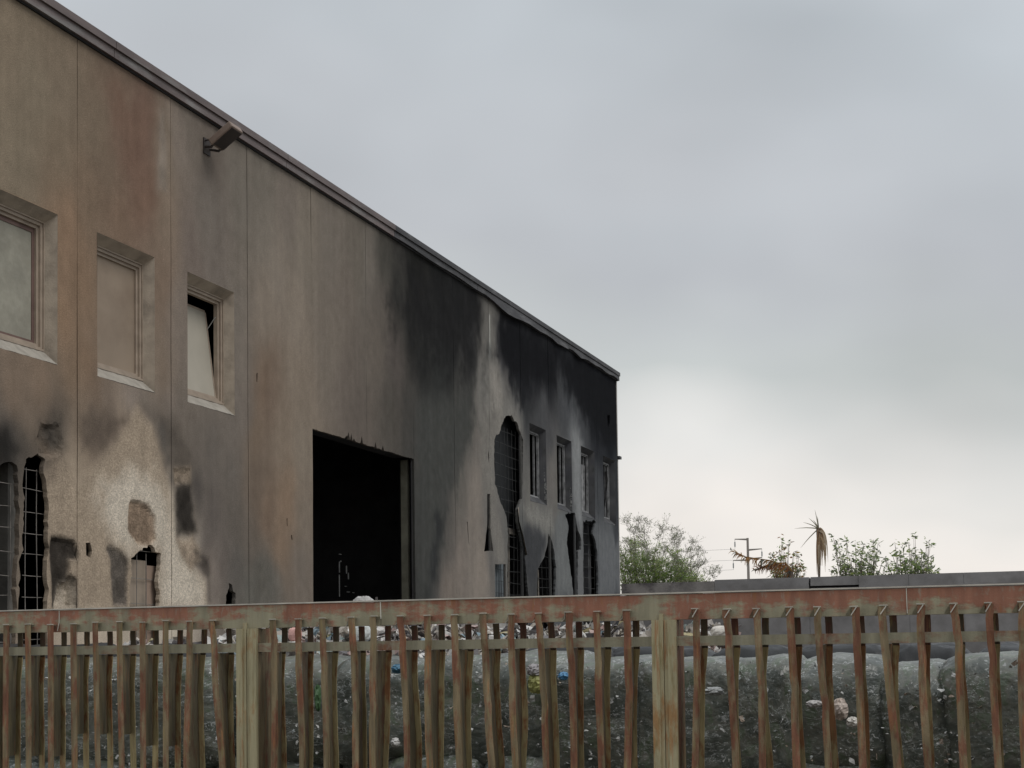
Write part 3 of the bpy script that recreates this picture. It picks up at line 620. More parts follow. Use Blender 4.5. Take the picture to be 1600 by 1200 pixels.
# floodlight on its wall bracket
fu, fz = hitw(322, 226)
fl_ = empty('floodlight', tuple(W0+wd*fu+np.array([0, 0, fz])), WROT, label='brown box floodlight on a bracket under the roof edge', cat='floodlight')
M_lamp = mat('brown_lamp_housing', (.24, .18, .145), .55, .15, 6, .1)
M_lampd = mat('dark_lamp_metal', (.05, .04, .036), .6, .2, 6)
T = Matrix.Translation((.02, -.20, -.06)) @ Matrix.Rotation(math.radians(-33), 4, 'X') 
hb = MB(); hb.box(-.18, .18, -.46, .02, -.01, .11, M=T)
ho = hb.build('housing', M_lamp, fl_); bv = ho.modifiers.new('bevel', 'BEVEL'); bv.width = .022; bv.segments = 2
gb = MB(); gb.box(-.155, .155, -.43, -.02, -.022, -.009, M=T); gb.build('front_glass', M_lampd, fl_)
gb = MB(); gb.box(-.10, .10, -.025, -.001, -.17, .09); gb.build('wall_plate', M_lampd, fl_)
for q_, rr_ in (([(-.07, -.02, -.06), (-.1, -.16, -.09), (-.12, -.26, -.0)], .022), ([(.07, -.02, -.06), (.12, -.16, -.09), (.17, -.26, -.0)], .022), ([(-.07, -.02, .04), (-.1, -.26, .05)], .014)):
    gb = MB(); gb.tube(q_, rr_, 6); gb.build('bracket_arm', M_lampd, fl_)

# ------------------------------------------------------------------ PERIMETER WALL (far, at right)
Cn = W0+wd*(KMAX*P+.9); PD = float(Cn@fn)
def hitp(x, y, D):
    d = ray(x, y); t = D/(d@fn); X = d*t; return float(X@fd), float(X[2]+EYE)
pu0 = hitp(972, 915, PD)[0]; zt = (hitp(980, 912, PD)[1]+hitp(1590, 890.5, PD)[1])/2; zl = zt-.55
pw = empty('perimeter_wall', tuple(fn*PD+fd*pu0), FROT, label='grey concrete perimeter wall with overhanging parapet band behind the building', cat='wall')
M_pw = mat('grey_cement', (.27, .26, .257), .85, .16, 1.4, .2, 12, col2=(.215, .205, .20), c2scale=1.1, thr=(.45, .6))
M_pw2 = mat('weathered_cement', (.28, .26, .245), .9, .3, 1.6, .4, 12, col2=(.11, .10, .10), c2scale=1.3, thr=(.48, .6))
js = [0]+[hitp(x, 905, PD)[0]-pu0 for x in (1117, 1264, 1420, 1506)]; s_ = js[-1]+2.3
while s_ < 70: js.append(s_); s_ += 2.3
for i in range(len(js)-1):
    a, c = js[i]+.004, js[i+1]-.004
    b = MB()
    if i == 0: b.box(a, c, -.1, .25, zl+.16, zt-.04)
    elif i == 2:
        ns = hitp(1342, 905, PD)[0]-pu0
        b.box(a+.05, ns, -.06, .25, zl+.27, zt); b.box(ns+.005, c, -.08, .25, zl, zt); b.box(a+.05, ns, -.03, .1, zl, zl+.2)
    else: b.box(a, c, -.08, .25, zl, zt)
    b.build('parapet_block', M_pw2 if i == 0 else M_pw, pw)
    b = MB(); b.box(a, c, 0, .15, 0, zl-.01); b.build('wall_panel', M_pw, pw)
b = MB(); b.box(.0, 69, .151, .2, 0, zl-.02); b.build('rear_skin', M_pw2, pw)
b = MB(); b.box(js[2]-.1, js[3]+.1, .12, .149, zl+.003, zt-.03); b.build('notch_backing', M_soot, pw)
b = MB(); b.box(-.02, js[1]-.2, -.16, .0, zl-.02, zl+.05); b.box(.3, js[1]-.6, -.13, .1, zl+.07, zl+.14); b.build('broken_ledge', M_pw2, pw)

# ------------------------------------------------------------------ VEGETATION AND PYLON BEYOND THE WALL
def at(x, y, D):
    d = ray(x, y); t = D/(d@fn); X = d*t; X[2] += EYE; return X
def leafmat(name, c, c2):
    mt = mat(name, c, .6, .35, 1.3, 0, col2=c2, c2scale=1.1, thr=(.45, .6), attr=False, spec=.2); return mt
def leaf_material():
    mt = bpy.data.materials.new('leaf'); mt.use_nodes = True; n = mt.node_tree.nodes; l = mt.node_tree.links.new; n.clear()
    at = n.new('ShaderNodeAttribute'); at.attribute_name = 'Col'; d = n.new('ShaderNodeBsdfDiffuse'); t = n.new('ShaderNodeBsdfTranslucent'); mx = n.new('ShaderNodeMixShader'); o = n.new('ShaderNodeOutputMaterial')
    l(at.outputs['Color'], d.inputs[0]); l(at.outputs['Color'], t.inputs[0]); mx.inputs[0].default_value = .52; l(d.outputs[0], mx.inputs[1]); l(t.outputs[0], mx.inputs[2]); l(mx.outputs[0], o.inputs[0]); return mt
M_leaf = leaf_material()
M_twig = mat('twig_bark', (.26, .22, .19), .9, .2, 8)
M_trunk = mat('bark', (.13, .105, .085), .95, .3, 5, .4, 20)
def leaf(mb, p, d, ln, wd_, col):
    d = d.normalized(); s = d.orthogonal().normalized(); s = Matrix.Rotation(R.uniform(0, 6.28), 3, d) @ s
    q = p+d*ln*.5+s.cross(d)*ln*.08
    mb.add([p, q+s*wd_*.5, p+d*ln, q-s*wd_*.5], [(0, 1, 2), (0, 2, 3)], (*col, 1))
def rv(s=1): return Vector((R.gauss(0, s), R.gauss(0, s), R.gauss(0, s)))
def feathery_tree(x0, x1, ytop, D, label):
    base = Vector(at((x0+x1)/2, 905, D)); base.z = 0
    t = empty('feathery_tree', tuple(base), FROT, label=label, cat='tree')
    tops = [(958, 822), (975, 815), (992, 812), (1010, 816), (1030, 822), (1050, 833), (1066, 838), (1080, 848), (1092, 862), (1104, 880), (1112, 896), (1042, 850), (1000, 840), (1020, 860), (975, 850), (1065, 870), (1085, 885), (950, 840)]
    tr = MB(); tr.tube([(0, 0, 0), (.05, 0, 1.5), (-.1, 0, 2.8)], [.16, .13, .1], 8)
    crown = MB(); tw = MB()
    inv = Matrix.Rotation(-FROT, 3, 'Z')
    for tx, ty in tops:
        for rep in range(3):
            e = Vector(at(tx+R.uniform(-7, 7), ty+R.uniform(-3, 10), D+R.uniform(-1, 1)))-base; e = inv @ e
            s0 = Vector((e.x*.45+R.uniform(-.2, .2), e.y*.4, 2.5+R.uniform(0, .6)))
            if rep == 0: tr.tube([(-.1, 0, 2.2), s0*.6+Vector((0, 0, 1)), s0], [.07, .05, .03], 5)
            lv = (e-s0).length
            pts = [s0.lerp(e, i/9)+Vector((.18*math.sin(i*.9+tx), 0, .12*math.sin(i*1.7)))*(i/9) for i in range(10)]
            tw.tube([p for p in pts], [.02*(1-i/11) for i in range(10)], 3, (.32, .28, .24, 1))
            for i in range(2, 10):
                frac = i/9
                for j in range(9):
                    p = pts[i]+rv(.05); dr = Vector((R.gauss(-.2, .7), R.gauss(0, .7), R.uniform(.0, 1.2))).normalized(); ln = R.uniform(.2, .5)*(1-.3*frac)
                    pe = p+dr*ln; tw.tube([p, p+dr*ln*.5+rv(.02), pe], [.005, .004, .002], 3, (.5, .47, .42, 1))
                    dens = 10 if frac < .62 else (5 if frac < .85 else 2)
                    for q in range(dens):
                        pp = p.lerp(pe, R.uniform(.1, 1))+rv(.02)
                        g = R.random()
                        if frac > .78: col = (.40, .40, .35) if g < .6 else (.30, .36, .2)
                        else: col = [(.27, .42, .12), (.44, .58, .13), (.48, .56, .25), (.17, .30, .09), (.55, .54, .4)][int(g*5)]
                        leaf(crown, pp, Vector((R.gauss(0, .6), R.gauss(0, .6), R.uniform(-.2, 1))), R.uniform(.06, .12), R.uniform(.016, .034), col)
    tr.build('trunk', M_trunk, t); tw.build('twigs', M_leaf, t, color=True, kind='stuff'); crown.build('crown', M_leaf, t, color=True, kind='stuff')
feathery_tree(965, 1100, 810, PD+4, 'feathery green tree with wispy grey tips beside the far building corner')
def leafy_bush(xs, D, label, tips, greens, base_px, dens=5):
    base = Vector(at(base_px, 905, D)); base.z = 0
    t = empty('leafy_bush', tuple(base), 0, label=label, cat='bush', group='sparse bushes above the perimeter wall')
    tr = MB(); cw = MB(); root = Vector((0, 0, 0)); hub = Vector((0, 0, 3.0))
    tr.tube([root, (.05, 0, 1.5), hub], [.09, .07, .05], 7); bm_ = MB()
    for tx, ty in tips:
        e = Vector(at(tx, ty, D+R.uniform(-.5, .5)))-base; mid = hub.lerp(e, .5)+Vector((R.uniform(-.15, .15), 0, .1)); st = hub+Vector((e.x*.65, 0, R.uniform(.2, .6)))
        pts = [hub, st, st.lerp(e, .5)+Vector((R.uniform(-.1, .1), 0, .05)), e]
        bm_.tube(pts, [.03, .018, .012, .006], 4)
        nodes = [(e, 1)]+[(Vector((hub.x+(e.x-hub.x)*R.uniform(.5, 1.05), R.uniform(-.4, .4), e.z-(e.z-3.0)*R.uniform(.1, 1))), 1) for _ in range(6)]+[(pts[2].lerp(e, R.random())+rv(.08), .8) for _ in range(2)]+[(pts[1].lerp(pts[2], R.random())+rv(.2), 1) for _ in range(6)]+[(pts[1]+rv(.3), 1) for _ in range(5)]
        for c_, s in nodes:
            bm_.tube([st.lerp(e, .3), c_], [.008, .004], 3)
            for j in range(int(dens*R.uniform(.7, 1.6))):
                col = greens[int(R.random()*len(greens))]; d = Vector((R.gauss(0, 1), R.gauss(0, 1), R.uniform(-.9, .7)))
                leaf(cw, c_+rv(.05), d, R.uniform(.11, .22)*s, R.uniform(.04, .075), col)
    tr.build('trunk', M_trunk, t); bm_.build('branches', M_twig, t); cw.build('crown', M_leaf, t, color=True, kind='stuff')
G = [(.32, .34, .27), (.3, .42, .15), (.24, .3, .16), (.42, .42, .36), (.38, .46, .15)]
G2 = G+[(.42, .3, .07), (.4, .2, .09), (.3, .22, .22)]
leafy_bush(0, PD+3, 'sparse reddish and green bush between the electricity pole and the ragged yucca', [(1222, 842), (1233, 848), (1218, 858), (1207, 866), (1240, 862), (1248, 870), (1228, 868), (1212, 878), (1252, 882), (1238, 880), (1222, 880), (1205, 885), (1258, 893), (1230, 888), (1246, 890)], G2, 1228, 6)
leafy_bush(0, PD+3, 'sparse green bush with bare twigs just right of the ragged yucca', [(1302, 840), (1310, 850), (1322, 845), (1336, 848), (1350, 850), (1365, 843), (1372, 848), (1360, 858), (1338, 858), (1318, 868), (1306, 872), (1330, 875), (1350, 872), (1368, 868), (1380, 875), (1345, 885), (1320, 888), (1365, 885), (1305, 890), (1335, 893)], G, 1340, 6)
leafy_bush(0, PD+3, 'sparse round green bush at the right end of the row above the grey wall', [(1398, 847), (1410, 852), (1420, 848), (1430, 838), (1448, 846), (1452, 850), (1440, 862), (1424, 860), (1405, 865), (1395, 868), (1415, 872), (1432, 872), (1446, 876), (1456, 877), (1400, 882), (1420, 884), (1436, 886), (1410, 890), (1390, 888), (1385, 878)], G, 1418, 6)
# ragged yucca
base = Vector(at(1280, 905, PD+2.5)); base.z = 0; D_ = PD+2.5
yt = empty('ragged_yucca', tuple(base), 0, label='tall ragged yucca with thin spikes and drooping dry brown leaves', cat='yucca')
tp = Vector(at(1279, 826, D_))-base
m1 = MB(); m1.tube([(0, 0, 0), (.05, 0, 2), (0, 0, 4), tp*1.0], [.06, .05, .04, .085], 7); m1.build('trunk', M_trunk, yt)
m1 = MB()
def blade(mb, pts, w0, col):
    n_ = len(pts); vs = []
    for i, p in enumerate(pts):
        w_ = w0*(1-i/(n_-1))**.7+.003; d = (pts[min(i+1, n_-1)]-pts[max(i-1, 0)]).normalized(); s = d.cross(Vector((0, 1, .2))).normalized()
        vs += [p-s*w_/2, p+s*w_/2+Vector((0, -.01, 0))]
    mb.add(vs, [(2*i, 2*i+1, 2*i+3, 2*i+2) for i in range(n_-1)], (*col, 1))
for ex, ey in [(1273, 796), (1263, 809), (1254, 816), (1241, 826), (1251, 856), (1270, 812), (1277, 806)]:
    e = Vector(at(ex, ey, D_+R.uniform(-.5, .2)))-base; blade(m1, [tp.lerp(e, i/4)+Vector((0, 0, .03*math.sin(i*.8))) for i in range(5)], .04, (.3, .28, .2))
m1.build('spike_leaves', M_leaf, yt, color=True)
m1 = MB()
for i in range(34):
    g_ = R.random(); ex = 1276+R.random()*22*(g_ ** .5); ey = 862+R.random()*40
    e = Vector(at(ex, ey, D_+R.uniform(-.4, .4)))-base; s = tp+Vector((0, 0, -R.uniform(0, .5)))
    out_ = Vector((e.x, e.y, s.z+R.uniform(-.05, .25)*(1 if ex > 1284 else 0)))
    pts = [s*(1-t)**2+out_*2*t*(1-t)+e*t*t for t in [j/7 for j in range(8)]]
    blade(m1, pts, R.uniform(.04, .075), [(.42, .29, .18), (.5, .38, .25), (.34, .22, .14), (.56, .46, .34)][i % 4])
m1.build('dry_leaves', M_leaf, yt, color=True)
# dry palm frond
D_ = PD+2.2; base = Vector(at(1236, 905, D_)); base.z = 0
pt = empty('dry_palm', tuple(base), 0, label='withered orange palm frond arching left in front of the electricity pole', cat='palm')
m1 = MB(); m1.tube([(0, 0, 0), (0, 0, 2), Vector(at(1236, 893, D_))-base], [.1, .09, .08], 7); m1.build('trunk', M_trunk, pt)
for fr_, (px_, cols, ln) in enumerate([([(1236, 893), (1222, 884), (1205, 876), (1185, 873), (1165, 870), (1141, 859)], [(.42, .22, .08), (.35, .17, .07), (.5, .32, .14)], .42), ([(1238, 893), (1228, 880), (1212, 880), (1196, 884), (1180, 892)], [(.38, .18, .08), (.3, .14, .09)], .4)]):
    m1 = MB(); pts = [Vector(at(x, y, D_))-base for x, y in px_]; m1.tube(pts, [.03-.004*i for i in range(len(pts))], 4, (.4, .25, .1, 1))
    for i in range(75):
        t = R.random()*(len(pts)-1.001); j = int(t); p = pts[j].lerp(pts[j+1], t-j); frac = t/(len(pts)-1)
        dn = Vector((R.uniform(-.5, .2), R.uniform(-.3, .3), R.uniform(-1, -.2) if frac < .8 else R.uniform(-.35, .4))).normalized()
        l_ = ln*R.uniform(.5, 1)*(1-.45*frac); blade(m1, [p, p+dn*l_*.5+Vector((-.05, 0, .02)), p+dn*l_+Vector((-.08, 0, -.05))], .04, cols[i % len(cols)] if R.random() < .7 else (.2, .2, .16))
    m1.build('frond', M_leaf, pt, color=True)
# electricity pole
D_ = 150
base = Vector(at(1168, 900, D_)); base.z = 0
py = empty('electricity_pole', tuple(base), 0, label='distant concrete electricity pole with three crossarms and hanging insulators', cat='electricity pole')
M_con = mat('pole_concrete', (.27, .245, .22), .9, .1, 1)
def pl(x, y): return Vector(at(x, y, D_))-base
q = lambda x, y: pl(940+x/5.333, 760+y/5.333)
m1 = MB(); top = q(1216, 430); m1.tube([(top.x+.05, top.y, 0), top], [.24, .14], 4); m1.build('pole', M_con, py)
M_ins = mat('glass_insulator', (.3, .32, .32), .3, .1)
for a_, b_ in [((1220, 442), (1110, 440)), ((1220, 530), (1335, 520)), ((1215, 614), (1097, 617)), ((1225, 606), (1335, 592))]:
    m1 = MB(); m1.tube([q(*a_), q(*b_)], [.13, .06], 4); arm = m1.build('crossarm', M_con, py)
    m1 = MB(); e = q(*b_); m1.tube([e, e-Vector((0, 0, .25)), e-Vector((0, 0, .3)), e-Vector((0, 0, .75)), e-Vector((0, 0, .8)), e-Vector((0, 0, .95))], [.02, .02, .07, .07, .02, .02], 5); m1.build('insulator', M_ins, arm)
for i, (xa, ya, nm) in enumerate([(1112, 523, 'highest'), (1097, 615, 'middle'), (1097, 695, 'lowest')]):
    s = q(xa, ya)+base; e = Vector(at(760, 860+i*16, D_)); m1 = MB(); m1.tube([s.lerp(e, t/12)-Vector((0, 0, 1.2*(t/12)*(1-t/12))) for t in range(13)], .016, 3)
    o = m1.build('power_line', mat('wire', (.3, .3, .3), .5, .1), None); tag(o, f'{nm} of the three thin wires running left from the distant electricity pole', 'wire', 'wires from the distant pole')

# ------------------------------------------------------------------ FENCE
fen = empty('rusty_grille_fence', tuple(F0), FROT, label='rusty olive metal fence of bent vertical slats under a wide flat rail', cat='fence')
def fence_mat(name, paint, rust, lo, hi, var=.2, slat=False):
    mt = bpy.data.materials.new(name); mt.use_nodes = True; t = mt.node_tree; n = t.nodes; l = t.links.new
    bs = n['Principled BSDF']; bs.inputs['Roughness'].default_value = .62; bs.inputs['Specular IOR Level'].default_value = .25
    tc = n.new('ShaderNodeTexCoord'); oi = n.new('ShaderNodeObjectInfo')
    def vec(sx, sy, sz):
        mp = n.new('ShaderNodeMapping'); mp.inputs['Scale'].default_value = (sx, sy, sz); l(tc.outputs['Object'], mp.inputs[0]); return mp.outputs[0]
    def noise(v, s, d=6, ro=.6):
        k = n.new('ShaderNodeTexNoise'); k.inputs['Scale'].default_value = s; k.inputs['Detail'].default_value = d; k.inputs['Roughness'].default_value = ro; l(v, k.inputs['Vector']); return k.outputs[0]
    def mr(v, a, b, c=0., d=1.):
        k = n.new('ShaderNodeMapRange')
        for i, q in enumerate((a, b, c, d)): k.inputs[i+1].default_value = q
        l(v, k.inputs[0]); return k.outputs[0]
    def ma(op, a, b):
        k = n.new('ShaderNodeMath'); k.operation = op
        for i, q in enumerate((a, b)):
            if isinstance(q, (int, float)): k.inputs[i].default_value = q
            else: l(q, k.inputs[i])
        return k.outputs[0]
    sx = n.new('ShaderNodeSeparateXYZ'); l(tc.outputs['Object'], sx.inputs[0])
    base = noise(vec(.5, 1, 1.1) if not slat else vec(1, 1, .35), 8.5 if not slat else 18, 7, .66)
    grad = mr(sx.outputs[0], -2.5, 2.2, -.035, .085)
    s = ma('ADD', base, grad)
    if not slat:   # flat rail: rust keeps to the upper half and patches with hard edges
        s = ma('ADD', s, mr(sx.outputs[2], EYE+.13, EYE+.23, -.05, .05))
        s = ma('ADD', s, ma('MULTIPLY', ma('SUBTRACT', noise(vec(1, 1, .05), 26, 3), .5), .22))
    else:
        s = ma('ADD', s, ma('MULTIPLY', ma('SUBTRACT', oi.outputs['Random'], .5), .10))
        s = ma('ADD', s, ma('MULTIPLY', ma('SUBTRACT', noise(vec(30, 30, .9), 3, 4), .5), .25))
    k = mr(s, lo, hi)
    m1 = n.new('ShaderNodeMix'); m1.data_type = 'RGBA'; l(k, m1.inputs[0]); m1.inputs[6].default_value = (*paint, 1); m1.inputs[7].default_value = (*rust, 1)
    # orange runs and dark rust heart
    k2 = mr(noise(vec(1, 1, .25), 40, 4), .58, .68, 0, .6)
    k3 = ma('MULTIPLY', k2, k) if not slat else ma('MULTIPLY', mr(noise(vec(1, 1, .07), 60, 4), .55, .66, 0, .75), mr(noise(vec(1, 1, .5), 5, 3), .42, .58, 0, 1))
    m2 = n.new('ShaderNodeMix'); m2.data_type = 'RGBA'; l(k3, m2.inputs[0]); l(m1.outputs[2], m2.inputs[6]); m2.inputs[7].default_value = (.33, .15, .06, 1)
    k4 = mr(noise(vec(1, 1, .12) if slat else vec(1, 1, .3), 55, 5), .56, .68, 0, .6)
    m3 = n.new('ShaderNodeMix'); m3.data_type = 'RGBA'; l(k4, m3.inputs[0]); l(m2.outputs[2], m3.inputs[6]); m3.inputs[7].default_value = (.30, .28, .22, 1) if not slat else (.22, .17, .07, 1)
    v = mr(noise(vec(1, 1, .12), 40 if slat else 18, 6), .3, .7, 1-var*1.3, 1+var*1.3)
    sc_ = n.new('ShaderNodeVectorMath'); sc_.operation = 'SCALE'; l(m3.outputs[2], sc_.inputs[0]); l(v, sc_.inputs['Scale']); l(sc_.outputs[0], bs.inputs['Base Color'])
    bp = n.new('ShaderNodeBump'); bp.inputs['Strength'].default_value = .35; bp.inputs['Distance'].default_value = .003; l(ma('ADD', noise(vec(1, 1, 1), 120, 3), k), bp.inputs['Height']); l(bp.outputs[0], bs.inputs['Normal'])
    return mt
M_rail = fence_mat('rusted_olive_rail', (.31, .285, .195), (.30, .14, .092), .415, .52)
M_mid = fence_mat('rusted_olive_crossbar', (.29, .27, .19), (.24, .13, .085), .47, .60)
M_slat = fence_mat('rusted_olive_slat', (.215, .168, .098), (.19, .085, .05), .43, .56, .28, True)
M_slat2 = fence_mat('ochre_rear_strip', (.40, .325, .17), (.27, .13, .06), .47, .60, .25, True)
M_stub = fence_mat('shaded_rust_stub', (.075, .06, .038), (.09, .04, .028), .45, .60, .2, True)  # upper rear strip: darker rust tone carries the shade under the rail
M_slat3 = fence_mat('dark_folded_web', (.155, .13, .08), (.13, .07, .045), .5, .62, .25, True)  # web darker than the slats: crevice shade put into its colour
M_post = fence_mat('olive_post', (.37, .33, .205), (.32, .19, .085), .52, .66, .12, True)
M_edge = mat('pale_edge', (.52, .485, .42), .6, .25, 12)  # pale colour that paints the rail-top highlight and the light cut edges
ZT, ZB_, ZM1, ZM0 = EYE+.2367, EYE+.1304, EYE+.060, EYE+.018
XL, XR = -5.6, 5.6
cx = [XL]+[hitf(x, 950)[0] for x in (93, 595, 1417)]+[XR]
for i in range(4):
    a, c = cx[i]+.0015, cx[i+1]-.0015
    m1 = MB(); n_ = 16
    vs = []; fs = []
    for j in range(n_+1):
        u = a+(c-a)*j/n_; dz = R.uniform(-.0015, .0015)
        vs += [(u, 0, ZB_+dz), (u, .05, ZB_+dz), (u, .05, ZT+dz), (u, 0, ZT+dz)]
    for j in range(n_):
        for s_ in range(4): fs.append((j*4+s_, j*4+(s_+1) % 4, j*4+4+(s_+1) % 4, j*4+4+s_))
    fs += [(3, 2, 1, 0), (n_*4, n_*4+1, n_*4+2, n_*4+3)]
    m1.add(vs, fs); ra = m1.build('top_rail', M_rail, fen)
    m1 = MB(); m1.box(a, c, -.007, .057, ZT+.002, ZT+.008); m1.build('highlight_lip', M_edge, ra)
    if 0 < i:
        m1 = MB(); w_ = .003 if i == 2 else .002; z0_ = ZB_+.04 if i == 2 else ZB_+.015
        m1.tube([(a-.0015, -.002, ZT), (a-.001, -.003, z0_+.03), (a-(.012 if i == 1 else .0), -.003, z0_-.01)], w_, 4); m1.build('weld_bead', mat('pale_weld', (.6, .58, .5), .6, .1), ra)
m1 = MB(); m1.box(XL, XR, .002, .034, ZM0, ZM1); mid = m1.build('crossbar', M_mid, fen)
m1 = MB(); m1.box(XL, XR, .002, .034, .12, .16); m1.build('crossbar', M_mid, fen)
postu = [hitf(388, 1000)[0]+.0, hitf(1039, 1000)[0]]; postu = [postu[0]-2, postu[0], postu[1], postu[1]+2]
for pu in postu:
    m1 = MB(); w_ = .0525
    m1.box(pu-w_, pu-w_+.032, -.022, -.002, 0, ZB_-.001); m1.box(pu+w_-.036, pu+w_, -.022, -.002, 0, ZB_-.001)
    m1.box(pu-.021, pu-.004, -.014, -.002, 0, ZB_+.025); m1.box(pu-.002, pu+.016, -.010, -.002, 0, ZB_-.001)
    po = m1.build('post', M_post, fen); m1 = MB(); m1.box(pu-w_, pu+w_, .0355, .125, 0, ZB_-.001); m1.box(pu-w_, pu+w_, -.0015, .035, 0, ZM0-.002); m1.box(pu-w_, pu+w_, -.0015, .035, ZM1+.002, ZB_-.002); m1.build('rear_channel', M_slat, po)
front = [(16, 15, 34), (50, 51, 69), (85, 86, 102), (121, 122.5, 138), (155, 159, 174), (192.5, 196, 210), (228, 230, 246), (264.5, 264.5, 283.7), (301, 299, 321.5), (338.5, 351, 359.5),
 (431, 431, 447), (471, 475, 487), (508.5, 513, 527), (553, 561.5, 567), (589.5, 587, 608.6), (630, 641, 649.5), (672, 676, 692), (715, 722.6, 734), (759, 773, 777), (802.5, 808, 819.5), (845, 857, 863), (891, 901, 906.6), (936.5, 942, 951), (982.5, 984, 996),
 (1088.5, 1089, 1102.5), (1139, 1151, 1150), (1184, 1194, 1198), (1235, 1249, 1247.5), (1279, 1294, 1297), (1336, 1352, 1347), (1382, 1402, 1397.5), (1440, 1451, 1450.5), (1491, 1510, 1502), (1545, 1562, 1556), (1597.5, 1602, 1609)]
bars = []
for a_, b_, c_ in front:
    bars.append((hitf(a_, 975)[0], hitf(b_, 1195)[0], hitf(c_, 995, .1)[0]))
u = bars[0][0]-.13
while u > XL+.1:
    if all(abs(u-p_) > .08 for p_ in postu): bars.append((u, u+R.uniform(-.01, .01), u+.04))
    u -= .13
u = bars[34][0]+.13
while u < XR-.1:
    if all(abs(u-p_) > .08 for p_ in postu): bars.append((u, u+R.uniform(-.01, .03), u+.045))
    u += .13
def ribbon(mb, path, w_, t_, wob=0):
    """path: list of (u, y, z); flat bar of width w_, thickness t_"""
    vs = []; fs = []
    for i, (u, y, z, tw) in enumerate(path):
        cu, su = math.cos(tw), math.sin(tw)
        for dx, dy in ((-w_/2, 0), (w_/2, 0), (w_/2, t_), (-w_/2, t_)):
            vs.append((u+dx*cu-dy*su, y+dx*su+dy*cu, z))
    n_ = len(path)
    for i in range(n_-1):
        for s_ in range(4): fs.append((i*4+s_, i*4+4+s_, i*4+4+(s_+1) % 4, i*4+(s_+1) % 4))
    fs += [(0, 1, 2, 3), ((n_-1)*4+3, (n_-1)*4+2, (n_-1)*4+1, (n_-1)*4)]
    mb.add(vs, fs)
for bi, (ut, ub, uk) in enumerate(bars):
    mb = MB(); vis = bi < len(front); x_px = front[bi][0] if vis else 0
    badly = vis and x_px > 300
    w_ = .030+R.uniform(-.002, .002)
    zt_ = ZB_+.036+R.uniform(-.003, .004); zlow = 0.2
    path = []; amp = R.uniform(.002, .007) if badly else .001; ph = R.uniform(0, 6); fr = R.uniform(3, 7)
    zs = [zt_, zt_-.03, ZB_-.02, ZM1, ZM0-.01]+[ZM0-.01-j*.06 for j in range(1, 14)]+[.6, .2]
    zvis0, zvis1 = EYE+.14, EYE-.52
    tipk = R.uniform(-.012, .012) if badly else 0; kz = R.uniform(.05, .4)
    for z in zs:
        t = (zvis0-z)/(zvis0-zvis1); tt = min(max(t, 0), 1)
        u = ut+(ub-ut)*tt+amp*math.sin(z*fr+ph)+(tipk if z > ZB_-.01 else 0)*.5
        if badly: u += .006*math.exp(-((zvis0-z-kz)/.03)**2)
        y = -.034+(.0 if z > ZM1-.001 else (.010*math.sin(z*fr*1.2+ph) if badly else 0))
        tw = 0 if z > ZM0 else (amp*7*math.sin(z*fr*.7+ph) if badly else R.uniform(-.03, .03))
        path.append((u, y, z, tw))
    ribbon(mb, path, w_, .006)
    # folded sides of the strip
    back = []
    zs2 = [ZB_-.0, ZB_-.03, ZM1, ZM0-.01]+[ZM0-.01-j*.06 for j in range(1, 14)]+[.6, .2]
    ph2 = R.uniform(0, 6); am2 = R.uniform(.002, .010) if badly else .0015
    for z in zs2:
        t = min(max((ZB_-z)/.6, 0), 1)
        drift = (ub-ut)*t*(.85 if badly else 1)+(R.uniform(-.001, .001))
        lo_ = .004+.012*min(1, max(0, (ZM0-z)/.12))
        back.append((uk+drift+am2*math.sin(z*fr*1.3+ph2)*(1 if z < ZM0 else 0)-lo_, .092, z, 0 if z > ZM0 else am2*5*math.sin(z*4+ph2)))
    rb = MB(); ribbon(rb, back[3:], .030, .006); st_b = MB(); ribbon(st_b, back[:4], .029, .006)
    # web joining front and rear strip below the crossbar
    vs = []; fs = []; nn = 0
    slot = vis and x_px < 300
    for i in range(16):
        z = ZM0-.002-i*.055
        if slot and z < EYE-.38-.14*R.random(): break
        f0 = min(path, key=lambda q: abs(q[2]-z)); b0 = min(back, key=lambda q: abs(q[2]-z))
        fu_ = np.interp(-z, [-q[2] for q in path], [q[0] for q in path]); bu_ = np.interp(-z, [-q[2] for q in back], [q[0] for q in back])
        vs += [(fu_+w_/2-.004, -.028, z), (fu_+w_/2-.012, .04, z), (bu_-.010, .092, z)]; nn += 1
    for i in range(nn-1):
        fs += [(i*3, i*3+3, i*3+4, i*3+1), (i*3+1, i*3+4, i*3+5, i*3+2)]
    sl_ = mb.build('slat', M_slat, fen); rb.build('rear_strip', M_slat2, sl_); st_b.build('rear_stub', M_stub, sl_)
    if nn > 1:
        wb = MB(); wb.add(vs, fs); wb.build('folded_web', M_slat3, sl_)
    # bevelled tab that ties the slat top to the rail
    tb = MB(); tb.add([(ut-w_/2-.022, -.003, ZB_+.002), (ut-w_/2, -.003, ZB_+.002), (ut-w_/2, -.026, zt_), (ut-w_/2-.001, -.003, zt_-.002), (ut+w_/2, -.003, zt_-.001), (ut+w_/2, -.034, zt_), (ut-w_/2, -.034, zt_)], [(0, 1, 2), (0, 2, 3), (3, 4, 5, 6)])
    tb.box(ut-w_/2, ut+w_/2, -.036, -.004, zt_, zt_+.0025)
    tb.build('tab', M_mid, sl_)
    ed = MB(); ed.box(ut-w_/2-.001, ut+w_/2+.001, -.0375, -.030, zt_+.003, zt_+.006)
    if x_px > 1050: ed.tube([(ut+w_/2-.004, -.0365, zt_+.001), (ut-w_/2+.004, -.0365, zt_-.032)], .0028, 4)
    else: ed.tube([(ut-w_/2+.001, -.028, zt_), (ut-w_/2-.008, -.010, ZB_+.012), (ut-w_/2-.022, -.004, ZB_+.001)], .0028, 4)
    ed.build('cut_edge', M_edge, sl_)

